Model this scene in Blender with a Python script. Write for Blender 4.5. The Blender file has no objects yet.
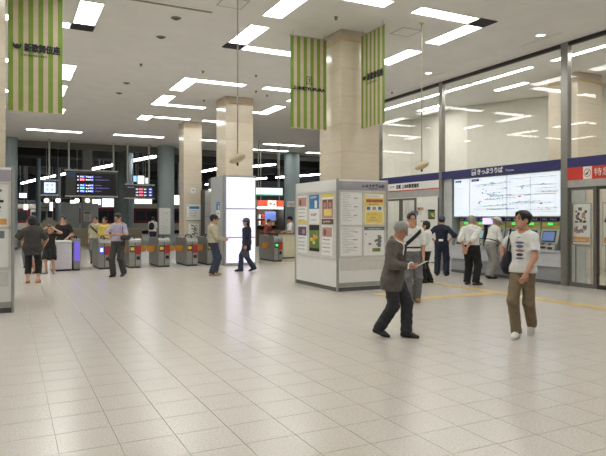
import bpy, bmesh, math, random
import numpy as np
from mathutils import Vector, Matrix
random.seed(7)
SC = bpy.context.scene
COL = SC.collection

# ---------------------------------------------------------------- camera, world, exposure
cam_data = bpy.data.cameras.new('camera')
cam = bpy.data.objects.new('camera', cam_data); COL.objects.link(cam)
cam.location = (0, 0, 1.6)
cam.rotation_euler = (math.radians(90), 0, -math.atan(0.5))
cam_data.sensor_width = 36.0
cam_data.lens = 590 / 606 * 36.0
cam_data.shift_y = -9 / 606
cam_data.clip_end = 300
SC.camera = cam
W = bpy.data.worlds.new('world'); SC.world = W; W.use_nodes = True
W.node_tree.nodes['Background'].inputs[0].default_value = (0.9, 0.95, 1, 1)
W.node_tree.nodes['Background'].inputs[1].default_value = 0.03
SC.view_settings.view_transform = 'Standard'
SC.view_settings.look = 'None'
SC.view_settings.gamma = 1
SC.view_settings.use_curve_mapping = False
SC.view_settings.exposure = -0.06
PANEL_LIGHT = 13.0        # ceiling panel radiance
ROOM_LIGHT = 34.0         # strip lamps in the ticket office
PLATFORM_LIGHT = 22.0     # strip lamps over the platforms
S5, C5 = 1 / 5 ** .5, 2 / 5 ** .5

# ---------------------------------------------------------------- materials
MATS = {}
def lin(c):
    return tuple((v / 12.92 if v <= .04045 else ((v + .055) / 1.055) ** 2.4) for v in [x / 255 for x in c])
def mat(name, rgb, rough=.6, metal=0., var=.06, scale=6., bump=0., bscale=60., emit=0., spec=.5, coat=0., stretch=None):
    """procedural material: noise-varied base colour; rgb in sRGB 0..255"""
    if name in MATS: return MATS[name]
    m = bpy.data.materials.new(name); m.use_nodes = True
    nt = m.node_tree; b = nt.nodes['Principled BSDF']
    c = lin(rgb)
    tc = nt.nodes.new('ShaderNodeTexCoord')
    src = tc.outputs['Object']
    if stretch:
        mp = nt.nodes.new('ShaderNodeMapping'); mp.inputs['Scale'].default_value = stretch
        nt.links.new(src, mp.inputs['Vector']); src = mp.outputs['Vector']
    nz = nt.nodes.new('ShaderNodeTexNoise'); nz.inputs['Scale'].default_value = scale; nz.inputs['Detail'].default_value = 4
    nt.links.new(src, nz.inputs['Vector'])
    rp = nt.nodes.new('ShaderNodeValToRGB')
    rp.color_ramp.elements[0].position = .3; rp.color_ramp.elements[1].position = .7
    rp.color_ramp.elements[0].color = (*[max(0, v * (1 - var)) for v in c], 1)
    rp.color_ramp.elements[1].color = (*[min(1, v * (1 + var)) for v in c], 1)
    nt.links.new(nz.outputs['Fac'], rp.inputs['Fac'])
    nt.links.new(rp.outputs['Color'], b.inputs['Base Color'])
    b.inputs['Roughness'].default_value = rough
    b.inputs['Metallic'].default_value = metal
    b.inputs['Specular IOR Level'].default_value = spec
    b.inputs['Coat Weight'].default_value = coat
    if emit:
        b.inputs['Emission Color'].default_value = (*c, 1)
        b.inputs['Emission Strength'].default_value = emit
    if bump:
        n2 = nt.nodes.new('ShaderNodeTexNoise'); n2.inputs['Scale'].default_value = bscale
        nt.links.new(tc.outputs['Object'], n2.inputs['Vector'])
        bp = nt.nodes.new('ShaderNodeBump'); bp.inputs['Strength'].default_value = bump; bp.inputs['Distance'].default_value = .01
        nt.links.new(n2.outputs['Fac'], bp.inputs['Height']); nt.links.new(bp.outputs['Normal'], b.inputs['Normal'])
    MATS[name] = m
    return m
def glass_mat(name, tint=(.98, .985, .98), ior=1.5, rough=0.0):
    if name in MATS: return MATS[name]
    m = bpy.data.materials.new(name); m.use_nodes = True; nt = m.node_tree
    nt.nodes.remove(nt.nodes['Principled BSDF'])
    out = nt.nodes['Material Output']
    tr = nt.nodes.new('ShaderNodeBsdfTransparent'); tr.inputs[0].default_value = (*tint, 1)
    gl = nt.nodes.new('ShaderNodeBsdfGlossy'); gl.inputs['Roughness'].default_value = rough
    # Schlick reflectance from the facing angle, the same for both faces of the pane
    lw = nt.nodes.new('ShaderNodeLayerWeight'); lw.inputs['Blend'].default_value = .5
    pw = nt.nodes.new('ShaderNodeMath'); pw.operation = 'POWER'; pw.inputs[1].default_value = 5
    fr = nt.nodes.new('ShaderNodeMath'); fr.operation = 'MULTIPLY_ADD'; fr.inputs[1].default_value = .94; fr.inputs[2].default_value = .04
    nt.links.new(lw.outputs['Facing'], pw.inputs[0]); nt.links.new(pw.outputs[0], fr.inputs[0])
    mx = nt.nodes.new('ShaderNodeMixShader')
    nt.links.new(fr.outputs[0], mx.inputs[0]); nt.links.new(tr.outputs[0], mx.inputs[1]); nt.links.new(gl.outputs[0], mx.inputs[2])
    nt.links.new(mx.outputs[0], out.inputs[0])
    MATS[name] = m; return m
def emit_mat(name, rgb, strength):
    if name in MATS: return MATS[name]
    m = bpy.data.materials.new(name); m.use_nodes = True; nt = m.node_tree
    b = nt.nodes['Principled BSDF']; c = lin(rgb)
    b.inputs['Base Color'].default_value = (*[v * .7 for v in c], 1)
    b.inputs['Roughness'].default_value = .5
    b.inputs['Emission Color'].default_value = (*c, 1); b.inputs['Emission Strength'].default_value = strength
    MATS[name] = m; return m

# ---------------------------------------------------------------- mesh building
_CH = {}
class MB:
    """collects shapes into one mesh; M places what is added next; mi is the material slot"""
    def __init__(self):
        self.v = []; self.f = []; self.mi = []; self.M = Matrix.Identity(4); self.m = 0; self.sm = []; self.s = False
    def raw(self, vs, fs):
        o = len(self.v)
        self.v += [tuple(self.M @ Vector(p)) for p in vs]
        for f in fs:
            self.f.append([i + o for i in f]); self.mi.append(self.m); self.sm.append(self.s)
        return self
    def frame(self, o, u, v):
        u = Vector(u).normalized(); v = Vector(v).normalized(); n = u.cross(v)
        M = Matrix.Identity(4)
        for i in range(3):
            M[i][0], M[i][1], M[i][2], M[i][3] = u[i], v[i], n[i], o[i]
        self.M = M; return self
    def box(self, a, b, ch=0):
        x0, y0, z0 = [min(p, q) for p, q in zip(a, b)]; x1, y1, z1 = [max(p, q) for p, q in zip(a, b)]
        if ch:
            bm = bmesh.new(); bmesh.ops.create_cube(bm, size=1)
            for w in bm.verts:
                w.co = Vector(((x0 + x1) / 2 + w.co.x * (x1 - x0), (y0 + y1) / 2 + w.co.y * (y1 - y0), (z0 + z1) / 2 + w.co.z * (z1 - z0)))
            bmesh.ops.bevel(bm, geom=bm.edges[:], offset=ch, segments=2, affect='EDGES', profile=.5)
            bm.verts.ensure_lookup_table()
            self.raw([w.co[:] for w in bm.verts], [[w.index for w in f.verts] for f in bm.faces]); bm.free()
            return self
        return self.raw([(x0, y0, z0), (x1, y0, z0), (x1, y1, z0), (x0, y1, z0), (x0, y0, z1), (x1, y0, z1), (x1, y1, z1), (x0, y1, z1)],
                 [(0, 3, 2, 1), (4, 5, 6, 7), (0, 1, 5, 4), (1, 2, 6, 5), (2, 3, 7, 6), (3, 0, 4, 7)])
    def rect(self, a, b, c, d, w=.001):           # flat print in the frame plane: u0 v0 u1 v1 at height w
        return self.raw([(a, b, w), (c, b, w), (c, d, w), (a, d, w)], [(0, 1, 2, 3)])
    def tube(self, pts, r, n=10, cap=True):
        pts = [Vector(p) for p in pts]; R = r if isinstance(r, (list, tuple)) else [r] * len(pts)
        vs = []; fs = []
        up = None
        for i, p in enumerate(pts):
            d = (pts[min(i + 1, len(pts) - 1)] - pts[max(i - 1, 0)]).normalized()
            if up is None:
                up = Vector((0, 0, 1)) if abs(d.z) < .9 else Vector((1, 0, 0))
            a = d.cross(up).normalized(); b = a.cross(d).normalized(); up = b
            for k in range(n):
                t = 2 * math.pi * k / n
                vs.append(tuple(p + (a * math.cos(t) + b * math.sin(t)) * R[i]))
        for i in range(len(pts) - 1):
            for k in range(n):
                fs.append((i * n + k, i * n + (k + 1) % n, (i + 1) * n + (k + 1) % n, (i + 1) * n + k))
        if cap:
            fs.append(tuple(range(n - 1, -1, -1))); fs.append(tuple(range((len(pts) - 1) * n, len(pts) * n)))
        return self.raw(vs, [f[::-1] for f in fs])
    def lathe(self, prof, c=(0, 0, 0), n=24):
        vs = []; fs = []; k = len(prof)
        for i in range(n):
            t = 2 * math.pi * i / n
            for r, z in prof: vs.append((c[0] + r * math.cos(t), c[1] + r * math.sin(t), c[2] + z))
        for i in range(n):
            j = (i + 1) % n
            for q in range(k - 1): fs.append((i * k + q, j * k + q, j * k + q + 1, i * k + q + 1))
        return self.raw(vs, fs)
    def prism(self, poly, w0, w1):                # polygon in local xy, extruded along local z
        n = len(poly)
        vs = [(x, y, w0) for x, y in poly] + [(x, y, w1) for x, y in poly]
        return self.raw(vs, [tuple(range(n - 1, -1, -1)), tuple(range(n, 2 * n))] + [(i, (i + 1) % n, n + (i + 1) % n, n + i) for i in range(n)])
    def ellipsoid(self, c, r, nu=16, nv=10):
        vs = [(c[0], c[1], c[2] - r[2])]; fs = []
        for j in range(1, nv):
            p = math.pi * j / nv
            for i in range(nu):
                t = 2 * math.pi * i / nu
                vs.append((c[0] + r[0] * math.sin(p) * math.cos(t), c[1] + r[1] * math.sin(p) * math.sin(t), c[2] - r[2] * math.cos(p)))
        vs.append((c[0], c[1], c[2] + r[2])); L = len(vs) - 1
        for i in range(nu):
            fs.append((0, 1 + (i + 1) % nu, 1 + i)); fs.append((L, L - nu + i, L - nu + (i + 1) % nu))
            for j in range(nv - 2):
                a = 1 + j * nu; b = a + nu
                fs.append((a + i, a + (i + 1) % nu, b + (i + 1) % nu, b + i))
        return self.raw(vs, fs)
    def text(self, s, u, v, size, w=.002, width=None, align='LEFT'):
        vs, fs, wd = text_geo(s)
        k = size; kx = k if width is None else width / wd
        off = 0 if align == 'LEFT' else -wd * kx / 2
        return self.raw([(u + off + x * kx, v + y * k, w) for x, y in vs], fs)
    def scribble(self, u, v, n, size, w=.002, adv=1.05, rnd=None):
        """a row of stroke clusters for print too small to read"""
        R = rnd or random
        for i in range(n):
            x = u + i * size * adv
            for _ in range(3):
                y = v + R.random() * size * .8
                self.rect(x + R.random() * size * .15, y, x + size * (.7 + R.random() * .25), y + size * .14, w)
            for _ in range(2):
                q = x + R.random() * size * .75
                self.rect(q, v + R.random() * size * .2, q + size * .14, v + size * (.7 + R.random() * .3), w)
        return self
    def mesh(self, name, mats):
        me = bpy.data.meshes.new(name)
        me.from_pydata(self.v, [], self.f)
        for m in (mats if isinstance(mats, (list, tuple)) else [mats]): me.materials.append(m)
        me.polygons.foreach_set('material_index', self.mi)
        me.polygons.foreach_set('use_smooth', self.sm)
        me.update(); return me
    def build(self, name, mats, parent=None, loc=None):
        return link(name, self.mesh(name, mats), parent, loc)
def link(name, me, parent=None, loc=None, rz=0):
    o = bpy.data.objects.new(name, me); COL.objects.link(o)
    if parent: o.parent = parent
    if loc is not None: o.location = loc
    if rz: o.rotation_euler = (0, 0, rz)
    return o
_TX = {}
def text_geo(s):
    if s not in _TX:
        cu = bpy.data.curves.new('t', 'FONT'); cu.body = s; cu.size = 1; cu.resolution_u = 3
        ob = bpy.data.objects.new('t', cu); COL.objects.link(ob)
        dg = bpy.context.evaluated_depsgraph_get()
        me = bpy.data.meshes.new_from_object(ob.evaluated_get(dg))
        vs = [(v.co.x, v.co.y) for v in me.vertices]; fs = [list(p.vertices) for p in me.polygons]
        if not vs: vs = [(0, 0), (1, 0), (1, 1)]; fs = [[0, 1, 2]]
        x0 = min(p[0] for p in vs); vs = [(x - x0, y) for x, y in vs]
        wd = max(p[0] for p in vs)
        bpy.data.objects.remove(ob); bpy.data.curves.remove(cu); bpy.data.meshes.remove(me)
        # all faces look towards +w
        gs = []
        for f in fs:
            a = sum(vs[f[i]][0] * vs[f[(i + 1) % len(f)]][1] - vs[f[(i + 1) % len(f)]][0] * vs[f[i]][1] for i in range(len(f)))
            gs.append(f if a > 0 else f[::-1])
        _TX[s] = (vs, gs, wd)
    return _TX[s]
def tag(o, label, cat, group=None):
    o['label'] = label; o['category'] = cat
    if group: o['group'] = group
    return o
def thing(name, label, cat, loc=(0, 0, 0), rz=0, group=None):
    o = bpy.data.objects.new(name, None); COL.objects.link(o); o.empty_display_size = .2
    o.location = loc; o.rotation_euler = (0, 0, rz)
    return tag(o, label, cat, group)
def struct(name, mb, mats, parent=None):
    o = mb.build(name, mats, parent)
    if parent is None: o['kind'] = 'structure'
    return o
def copy_tree(o, parent=None):
    c = o.copy(); COL.objects.link(c); c.parent = parent
    for ch in list(o.children): copy_tree(ch, c)
    return c
def ratio(x): u = x - 303; return (S5 * 590 + C5 * u) / (C5 * 590 - S5 * u)
def onY(x, Y): return ratio(x) * Y           # X of the place seen at column x on the plane Y
def onX(x, X): return X / ratio(x)
def dep(X, Y): return S5 * X + C5 * Y
def zat(y, d): return 1.6 + (219 - y) * d / 590

WX = 12.0          # face of the ticket-office wall
CEIL = 5.85

# ---------------------------------------------------------------- shared materials
m_grout = mat('grout', (184, 176, 165), .9, scale=30)
m_ceil = mat('ceiling_paint', (232, 231, 228), .9, var=.03, scale=2)
m_marble = mat('beige_marble', (213, 201, 181), .16, var=.04, scale=3.5, stretch=(1, 1, 5), spec=.6)
m_steel = mat('brushed_steel', (168, 168, 164), .35, metal=.85, var=.05, scale=40)
m_alu = mat('painted_metal', (176, 176, 172), .45, metal=.3)
m_dark = mat('dark_metal', (62, 62, 62), .5, metal=.3)
m_white = mat('white_laminate', (226, 226, 222), .4, var=.02)
m_black = mat('black_plastic', (22, 22, 24), .45)
m_beige = mat('beige_wallpaper', (214, 208, 188), .8, var=.04, bump=.1)
m_grey = mat('grey_print', (130, 130, 132), .6)
m_navy = mat('navy_sign', (44, 44, 104), .4, var=.03)
m_red = mat('red_sign', (206, 58, 44), .4, var=.03)
m_paper = mat('white_paper', (232, 232, 228), .7, var=.02)
m_ink = mat('black_ink', (30, 30, 34), .6)
m_gink = mat('grey_ink', (120, 124, 130), .6)
m_yel = mat('yellow_print', (230, 208, 112), .6)
m_orange = mat('orange_print', (214, 158, 86), .6)
m_blue = mat('blue_print', (66, 126, 178), .6)
m_pink = mat('pink_print', (190, 144, 136), .6)
m_green = mat('green_print', (104, 128, 70), .6)
m_brown = mat('brown_print', (112, 84, 70), .6)
m_glass = glass_mat('clear_glass')
m_panel = emit_mat('light_diffuser', (252, 253, 248), PANEL_LIGHT)
m_room = emit_mat('office_tube', (255, 253, 248), ROOM_LIGHT)
m_plat = emit_mat('platform_tube', (250, 252, 255), PLATFORM_LIGHT)

def floor_tile_mat():
    m = bpy.data.materials.new('terrazzo_tile'); m.use_nodes = True; nt = m.node_tree; b = nt.nodes['Principled BSDF']
    tc = nt.nodes.new('ShaderNodeTexCoord'); geo = nt.nodes.new('ShaderNodeNewGeometry'); oi = nt.nodes.new('ShaderNodeObjectInfo')
    n1 = nt.nodes.new('ShaderNodeTexNoise'); n1.inputs['Scale'].default_value = 55; n1.inputs['Detail'].default_value = 6; n1.inputs['Roughness'].default_value = .75
    nt.links.new(geo.outputs['Position'], n1.inputs['Vector'])
    n2 = nt.nodes.new('ShaderNodeTexNoise'); n2.inputs['Scale'].default_value = 1.3; n2.inputs['Detail'].default_value = 3
    nt.links.new(geo.outputs['Position'], n2.inputs['Vector'])
    r1 = nt.nodes.new('ShaderNodeValToRGB')
    e = r1.color_ramp.elements; e[0].position = .33; e[0].color = (*lin((185, 177, 167)), 1); e[1].position = .6; e[1].color = (*lin((212, 205, 197)), 1)
    nt.links.new(n1.outputs['Fac'], r1.inputs['Fac'])
    hs = nt.nodes.new('ShaderNodeHueSaturation')
    ma = nt.nodes.new('ShaderNodeMath'); ma.operation = 'MULTIPLY_ADD'; ma.inputs[1].default_value = .08; ma.inputs[2].default_value = .96
    nt.links.new(n2.outputs['Fac'], ma.inputs[0]); nt.links.new(ma.outputs[0], hs.inputs['Value'])
    nt.links.new(r1.outputs['Color'], hs.inputs['Color']); nt.links.new(hs.outputs['Color'], b.inputs['Base Color'])
    b.inputs['Roughness'].default_value = .23; b.inputs['Specular IOR Level'].default_value = .5
    return m
m_tile = floor_tile_mat()

# ---------------------------------------------------------------- floor with tiles
FX0, FX1, FY0, FY1 = -13.0, 20.0, -7.0, 36.0
floor = struct('floor', MB().box((FX0, FY0, -.2), (FX1, 84, -.005)), m_grout)
T = .4; X0 = .71; Y0 = 3.94; GAP = .0022
tm = MB().box((GAP, GAP, -.012), (T - GAP, T - GAP, 0)).mesh('tile', m_tile)
cells = []
for i in range(int((FX0 - X0) / T), int((FX1 - X0) / T)):
    for j in range(int((FY0 - Y0) / T), int((FY1 - Y0) / T)):
        x = X0 + i * T; y = Y0 + j * T
        if x > WX - .4 and y < 22: 
            pass
        d = dep(x + .2, y + .2)
        vis = False
        if d > .5:
            px = 303 + 590 * (C5 * (x + .2) - S5 * (y + .2)) / d; py = 219 + 944 / d
            vis = -20 < px < 626 and py < 470
        cells.append((0 if vis else 1, d, x, y))
cells.sort()
# yellow tactile strips: (x, y) corners of 0.3 m blocks
tact = []
for k in range(30): tact.append((9.36, 4.0 + k * .3))
for k in range(8): tact.append((9.06 - k * .3, 9.4))
for k in range(3): tact.append((6.96, 9.7 + k * .3))
m_tact = mat('yellow_tactile', (206, 178, 116), .5, var=.1, scale=20)
rest = MB()
for n, (v, d, x, y) in enumerate(cells):
    if n < 300:
        link('tile', tm, floor, (x, y, 0))
    else:
        a, b = x + GAP, y + GAP; c, e = x + T - GAP, y + T - GAP
        rest.raw([(a, b, 0), (c, b, 0), (c, e, 0), (a, e, 0)], [(0, 1, 2, 3)])
ro = rest.build('floor_tiles', m_tile, floor); ro['kind'] = 'stuff'
mb = MB().box((.004, .004, -.004), (.296, .296, .003))
for k in range(4): mb.box((.03 + k * .068, .02, .003), (.064 + k * .068, .28, .006), .0015)
tme = mb.mesh('tactile_block', m_tact)
for x, y in tact: link('tactile_block', tme, floor, (x, y, 0))

# ---------------------------------------------------------------- ceiling and enclosing walls
ceil = struct('ceiling', MB().box((FX0, FY0, CEIL), (WX, 35.2, CEIL + .3)).box((WX, 22, CEIL), (FX1, 35.2, CEIL + .3)), m_ceil)
m_plaster = mat('plaster', (196, 192, 182), .85)
struct('wall_back', MB().box((FX0, FY0 - .2, 0), (WX, FY0, CEIL)), m_plaster)
struct('wall_left', MB().box((FX0 - .2, FY0, 0), (FX0, 35, CEIL)), m_plaster)
m_soot = mat('dark_roof', (70, 70, 68), .9, var=.2, scale=1)
struct('ceiling_platforms', MB().box((FX0, 35.2, 7.2), (FX1 + 14, 84, 7.4)), m_soot)
struct('wall_far_left', MB().box((FX0, 35.0, 0), (-2.2, 35.2, CEIL)), m_plaster)
struct('wall_far', MB().box((FX0, 84, -.2), (FX1 + 14, 84.2, 7.4)), mat('far_wall', (110, 114, 112), .9, var=.2))
struct('trim_1', MB().box((FX0, 35.2, 5.5), (FX1 + 14, 35.5, 7.3)), mat('fascia_grey', (120, 120, 114), .8))
m_hall = mat('hall_end_wall', (150, 148, 140), .8)
struct('wall_right_far', MB().box((20, 22, 0), (20.2, 35.2, CEIL)), m_hall)
# ceiling details
struct('trim_2', MB().box((-3, 11.66, CEIL - .012), (3.75, 11.72, CEIL + .01)), mat('brown_groove', (150, 138, 126), .8))

# ---------------------------------------------------------------- marble columns
m_core = mat('column_core', (190, 178, 156), .8)
m_brass = mat('band_strip', (206, 186, 132), .4)
m_cap = mat('column_cap', (200, 184, 170), .6)
def column(x0, y0, w, label, top=CEIL, rowh=.6):
    t = thing('marble_column', label, 'column', (x0 + w / 2, y0 + w / 2, 0), group='marble columns')
    h = w / 2
    MB().box((-h + .02, -h + .02, 0), (h - .02, h - .02, top)).build('core', m_core, t)
    ztop = top - .25
    n = round(ztop / rowh); rh = ztop / n
    g = .0015
    front = MB().box((-h, -h, g), (h, -h + .03, rh - g), .002).mesh('slab', m_marble)
    side = MB().box((-h, -h + .031, g), (-h + .03, h - .031, rh - g), .002).mesh('slab', m_marble)
    for k in range(n):
        for i in range(4):
            o = link('slab', front if i % 2 == 0 else side, t, (0, 0, k * rh))
            if i >= 2: o.rotation_euler = (0, 0, math.pi)
    MB().box((-h - .02, -h - .02, ztop), (h + .02, h + .02, ztop + .05), .006).build('band', m_brass, t)
    MB().box((-h - .005, -h - .005, ztop + .05), (h + .005, h + .005, top - .001)).build('capital', m_cap, t)
    return t
column(6.65, 11.4, 1.01, 'beige marble column rising out of the white poster stand, green striped banners on it')
column(-1.05, 11.4, 1.01, 'beige marble column with only the banner lettered 新歌舞伎座 beside the left poster stand')
column(6.72, 19.4, 1.01, 'beige marble column above the tall glowing white light box')
column(6.85, 25.3, .80, 'slim yellowish stone column behind the ticket gates with notices on its face')
column(14.35, 11.4, 1.01, 'stone column standing behind the glass inside the ticket office', top=5.76)

# ---------------------------------------------------------------- ceiling light panels
def light(x0, x1, y0, y1, label, group, z=CEIL, m=None):
    t = thing('ceiling_light', label, 'ceiling light', ((x0 + x1) / 2, (y0 + y1) / 2, z), group=group)
    a, b = (x1 - x0) / 2, (y1 - y0) / 2
    f = MB(); e = .02
    f.box((-a, -b, -.012), (a, -b + e, .02)).box((-a, b - e, -.012), (a, b, .02)).box((-a, -b + e, -.012), (-a + e, b - e, .02)).box((a - e, -b + e, -.012), (a, b - e, .02))
    f.build('frame', m_white, t)
    d = MB().box((-a + e, -b + e, -.006), (a - e, b - e, .015)).build('diffuser', m or m_panel, t)
    return t
def grille(cx, cy, label):
    t = thing('ceiling_grille', label, 'vent', (cx, cy, CEIL), group='corner vents of the light rings')
    f = MB().box((-.24, -.21, -.01), (.24, .21, .01)); f.build('backing', mat('vent_dark', (40, 40, 42), .7), t)
    for k in range(7):
        MB().box((-.22, -.18 + k * .06 - .012, -.02), (.22, -.18 + k * .06 + .012, -.008)).build('slat', m_dark, t)
def ring(cx, cy, where, long_a=False, corners=(), skip=()):
    g = 'light panels ' + where
    for s in (-1, 1):
        for q in (-1, 1):
            if long_a: y0, y1 = sorted((cy + q * .45, cy + q * 2.33))
            else: y0, y1 = sorted((cy + q * .31, cy + q * 1.79))
            if ('a', s, q) not in skip:
                light(cx + s * 2.11 - .235, cx + s * 2.11 + .235, y0, y1, 'wide light panel %s, %s, %s' % (where, 'office side' if s > 0 else 'other side', 'gate end' if q > 0 else 'entrance end'), g)
            x0, x1 = sorted((cx + q * .32, cx + q * 1.86))
            yb = cy + s * (2.13 if long_a else 2.02)
            if ('b', s, q) not in skip:
                light(x0, x1, yb - .2, yb + .2, 'narrow light panel %s, %s, %s' % (where, 'gate side' if s > 0 else 'entrance side', 'office end' if q > 0 else 'other end'), g)
    for (s, q) in corners: grille(cx + s * 2.11, cy + q * 2.02, 'dark square vent in the light ring %s, %s' % (where, 'gate side' if q > 0 else 'office side'))
ring(7.07, 11.7, 'around the banner column', corners=((-1, 1), (1, -1)))
ring(-.63, 11.85, 'by the left poster stand', corners=((1, 1),))
ring(7.07, 19.75, 'around the light-box column', True)
ring(-.63, 19.75, 'before the white staff counter', True)
ring(7.07, 3.7, 'added off view by the ticket office doors')  # unseen ring, added to light the near floor
ring(-.63, 3.85, 'added off view in the near hall')  # also unseen, put in to brighten the near floor
ring(-8.33, 11.85, 'added off view by the left wall, mid hall')  # out of view, added for light from the left side
ring(-8.33, 19.75, 'added off view by the left wall, gate row', True)  # out of view too, added to light the hall from the left
for k, (x0, x1) in enumerate(((5.45, 6.95), (7.5, 9.0))): light(x0, x1, 24.5, 24.85, 'narrow light panel just before the slim stone column, ' + ('other end', 'office end')[k], 'lights by the slim column')
for x0 in (4.88, 1.5): light(x0, x0 + .5, 24.5, 25.6, 'short wide light panel over the gate exits, ' + ('beside the slim stone column' if x0 > 3 else 'beyond the staff counter'), 'lights by the slim column')
for x0 in (-3.2, .75, 4.75, 8.75, 12.9, 16.9): light(x0, x0 + 2.5, 30.5, 31.0, 'long light strip over the concourse behind the gates', 'strip lights behind the gates')
for x0 in (13.2, 17.0): light(x0, x0 + 2.5, 33.3, 33.75, 'long light strip next to the dark platform roof', 'strip lights behind the gates')

# small ceiling fittings
def at_ceil(x, y):
    d = (CEIL - 1.6) * 590 / (219 - y); l = d * (x - 303) / 590
    return S5 * d + C5 * l, C5 * d - S5 * l
m_lamp = emit_mat('downlight_glow', (255, 250, 240), 5)
for k, (x, y) in enumerate(((428.5, 73), (540.5, 35))):
    X, Y = at_ceil(x, y)
    t = thing('downlight', 'small round glowing downlight near the office glass', 'downlight', (X, Y, CEIL), group='small round downlights')
    MB().lathe([(.1, -.012), (.13, -.012), (.13, .01), (.1, .01)]).build('trim_ring', m_white, t)
    MB().lathe([(0, -.006), (.1, -.006), (.1, .01)]).build('lamp', m_lamp, t)
m_vent = mat('ceiling_diffuser', (120, 118, 112), .6)
for x, y in ((161, 37), (176, 18), (126.5, 83), (119, 93)):
    X, Y = at_ceil(x, y)
    t = thing('ceiling_speaker', 'flat round dark fitting set into the hall ceiling', 'ceiling fitting', (X, Y, CEIL), group='round ceiling fittings')
    MB().lathe([(0, -.03), (.06, -.03), (.07, -.015), (.1, -.012), (.11, 0)]).build('rim', m_vent, t)
    MB().lathe([(0, -.034), (.05, -.034), (.05, -.025)]).build('centre', m_dark, t)
for x, y in ((203, 71), (336, 17), (256, 75), (256, 91), (204, 100), (141, 64), (267, 95), (392, 92)):
    X, Y = at_ceil(x, y)
    t = thing('sprinkler', 'tiny sprinkler head hanging from the hall ceiling', 'sprinkler', (X, Y, CEIL), group='sprinkler heads')
    MB().lathe([(.045, 0), (.045, -.01), (.02, -.012), (.02, -.05), (.035, -.055), (.035, -.06), (0, -.06)]).build('head', m_vent, t)
# access hatches
for k, (x, y) in enumerate(((406, 32), (233, 3))):
    X, Y = at_ceil(x, y)
    t = thing('access_hatch', 'square flush access hatch in the ceiling beside ' + ('the loudspeaker rod near the office glass', 'the rod left of the 上本町YUFURA banner')[k], 'hatch', (X, Y, CEIL), group='ceiling hatches')
    MB().box((-.24, -.24, -.004), (.24, .24, .01)).build('door', m_ceil, t)
    f = MB()
    for s in (-1, 1): f.box((-.26, s * .25 - .01, -.008), (.26, s * .25 + .01, .01)).box((s * .25 - .01, -.24, -.008), (s * .25 + .01, .24, .01))
    f.build('rim', m_alu, t)
# slot diffusers beside the office glass
for k in range(4):
    y0 = 9.4 + k * 2.0
    t = thing('slot_diffuser', 'slim white slot vent in the ceiling along the office glass', 'vent', (11.3, y0 + .6, CEIL), group='slot vents along the glass')
    for s in (-1, 1): MB().box((s * .035 - .015, -.6, -.01), (s * .035 + .015, .6, .01)).build('blade', m_white, t)

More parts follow.
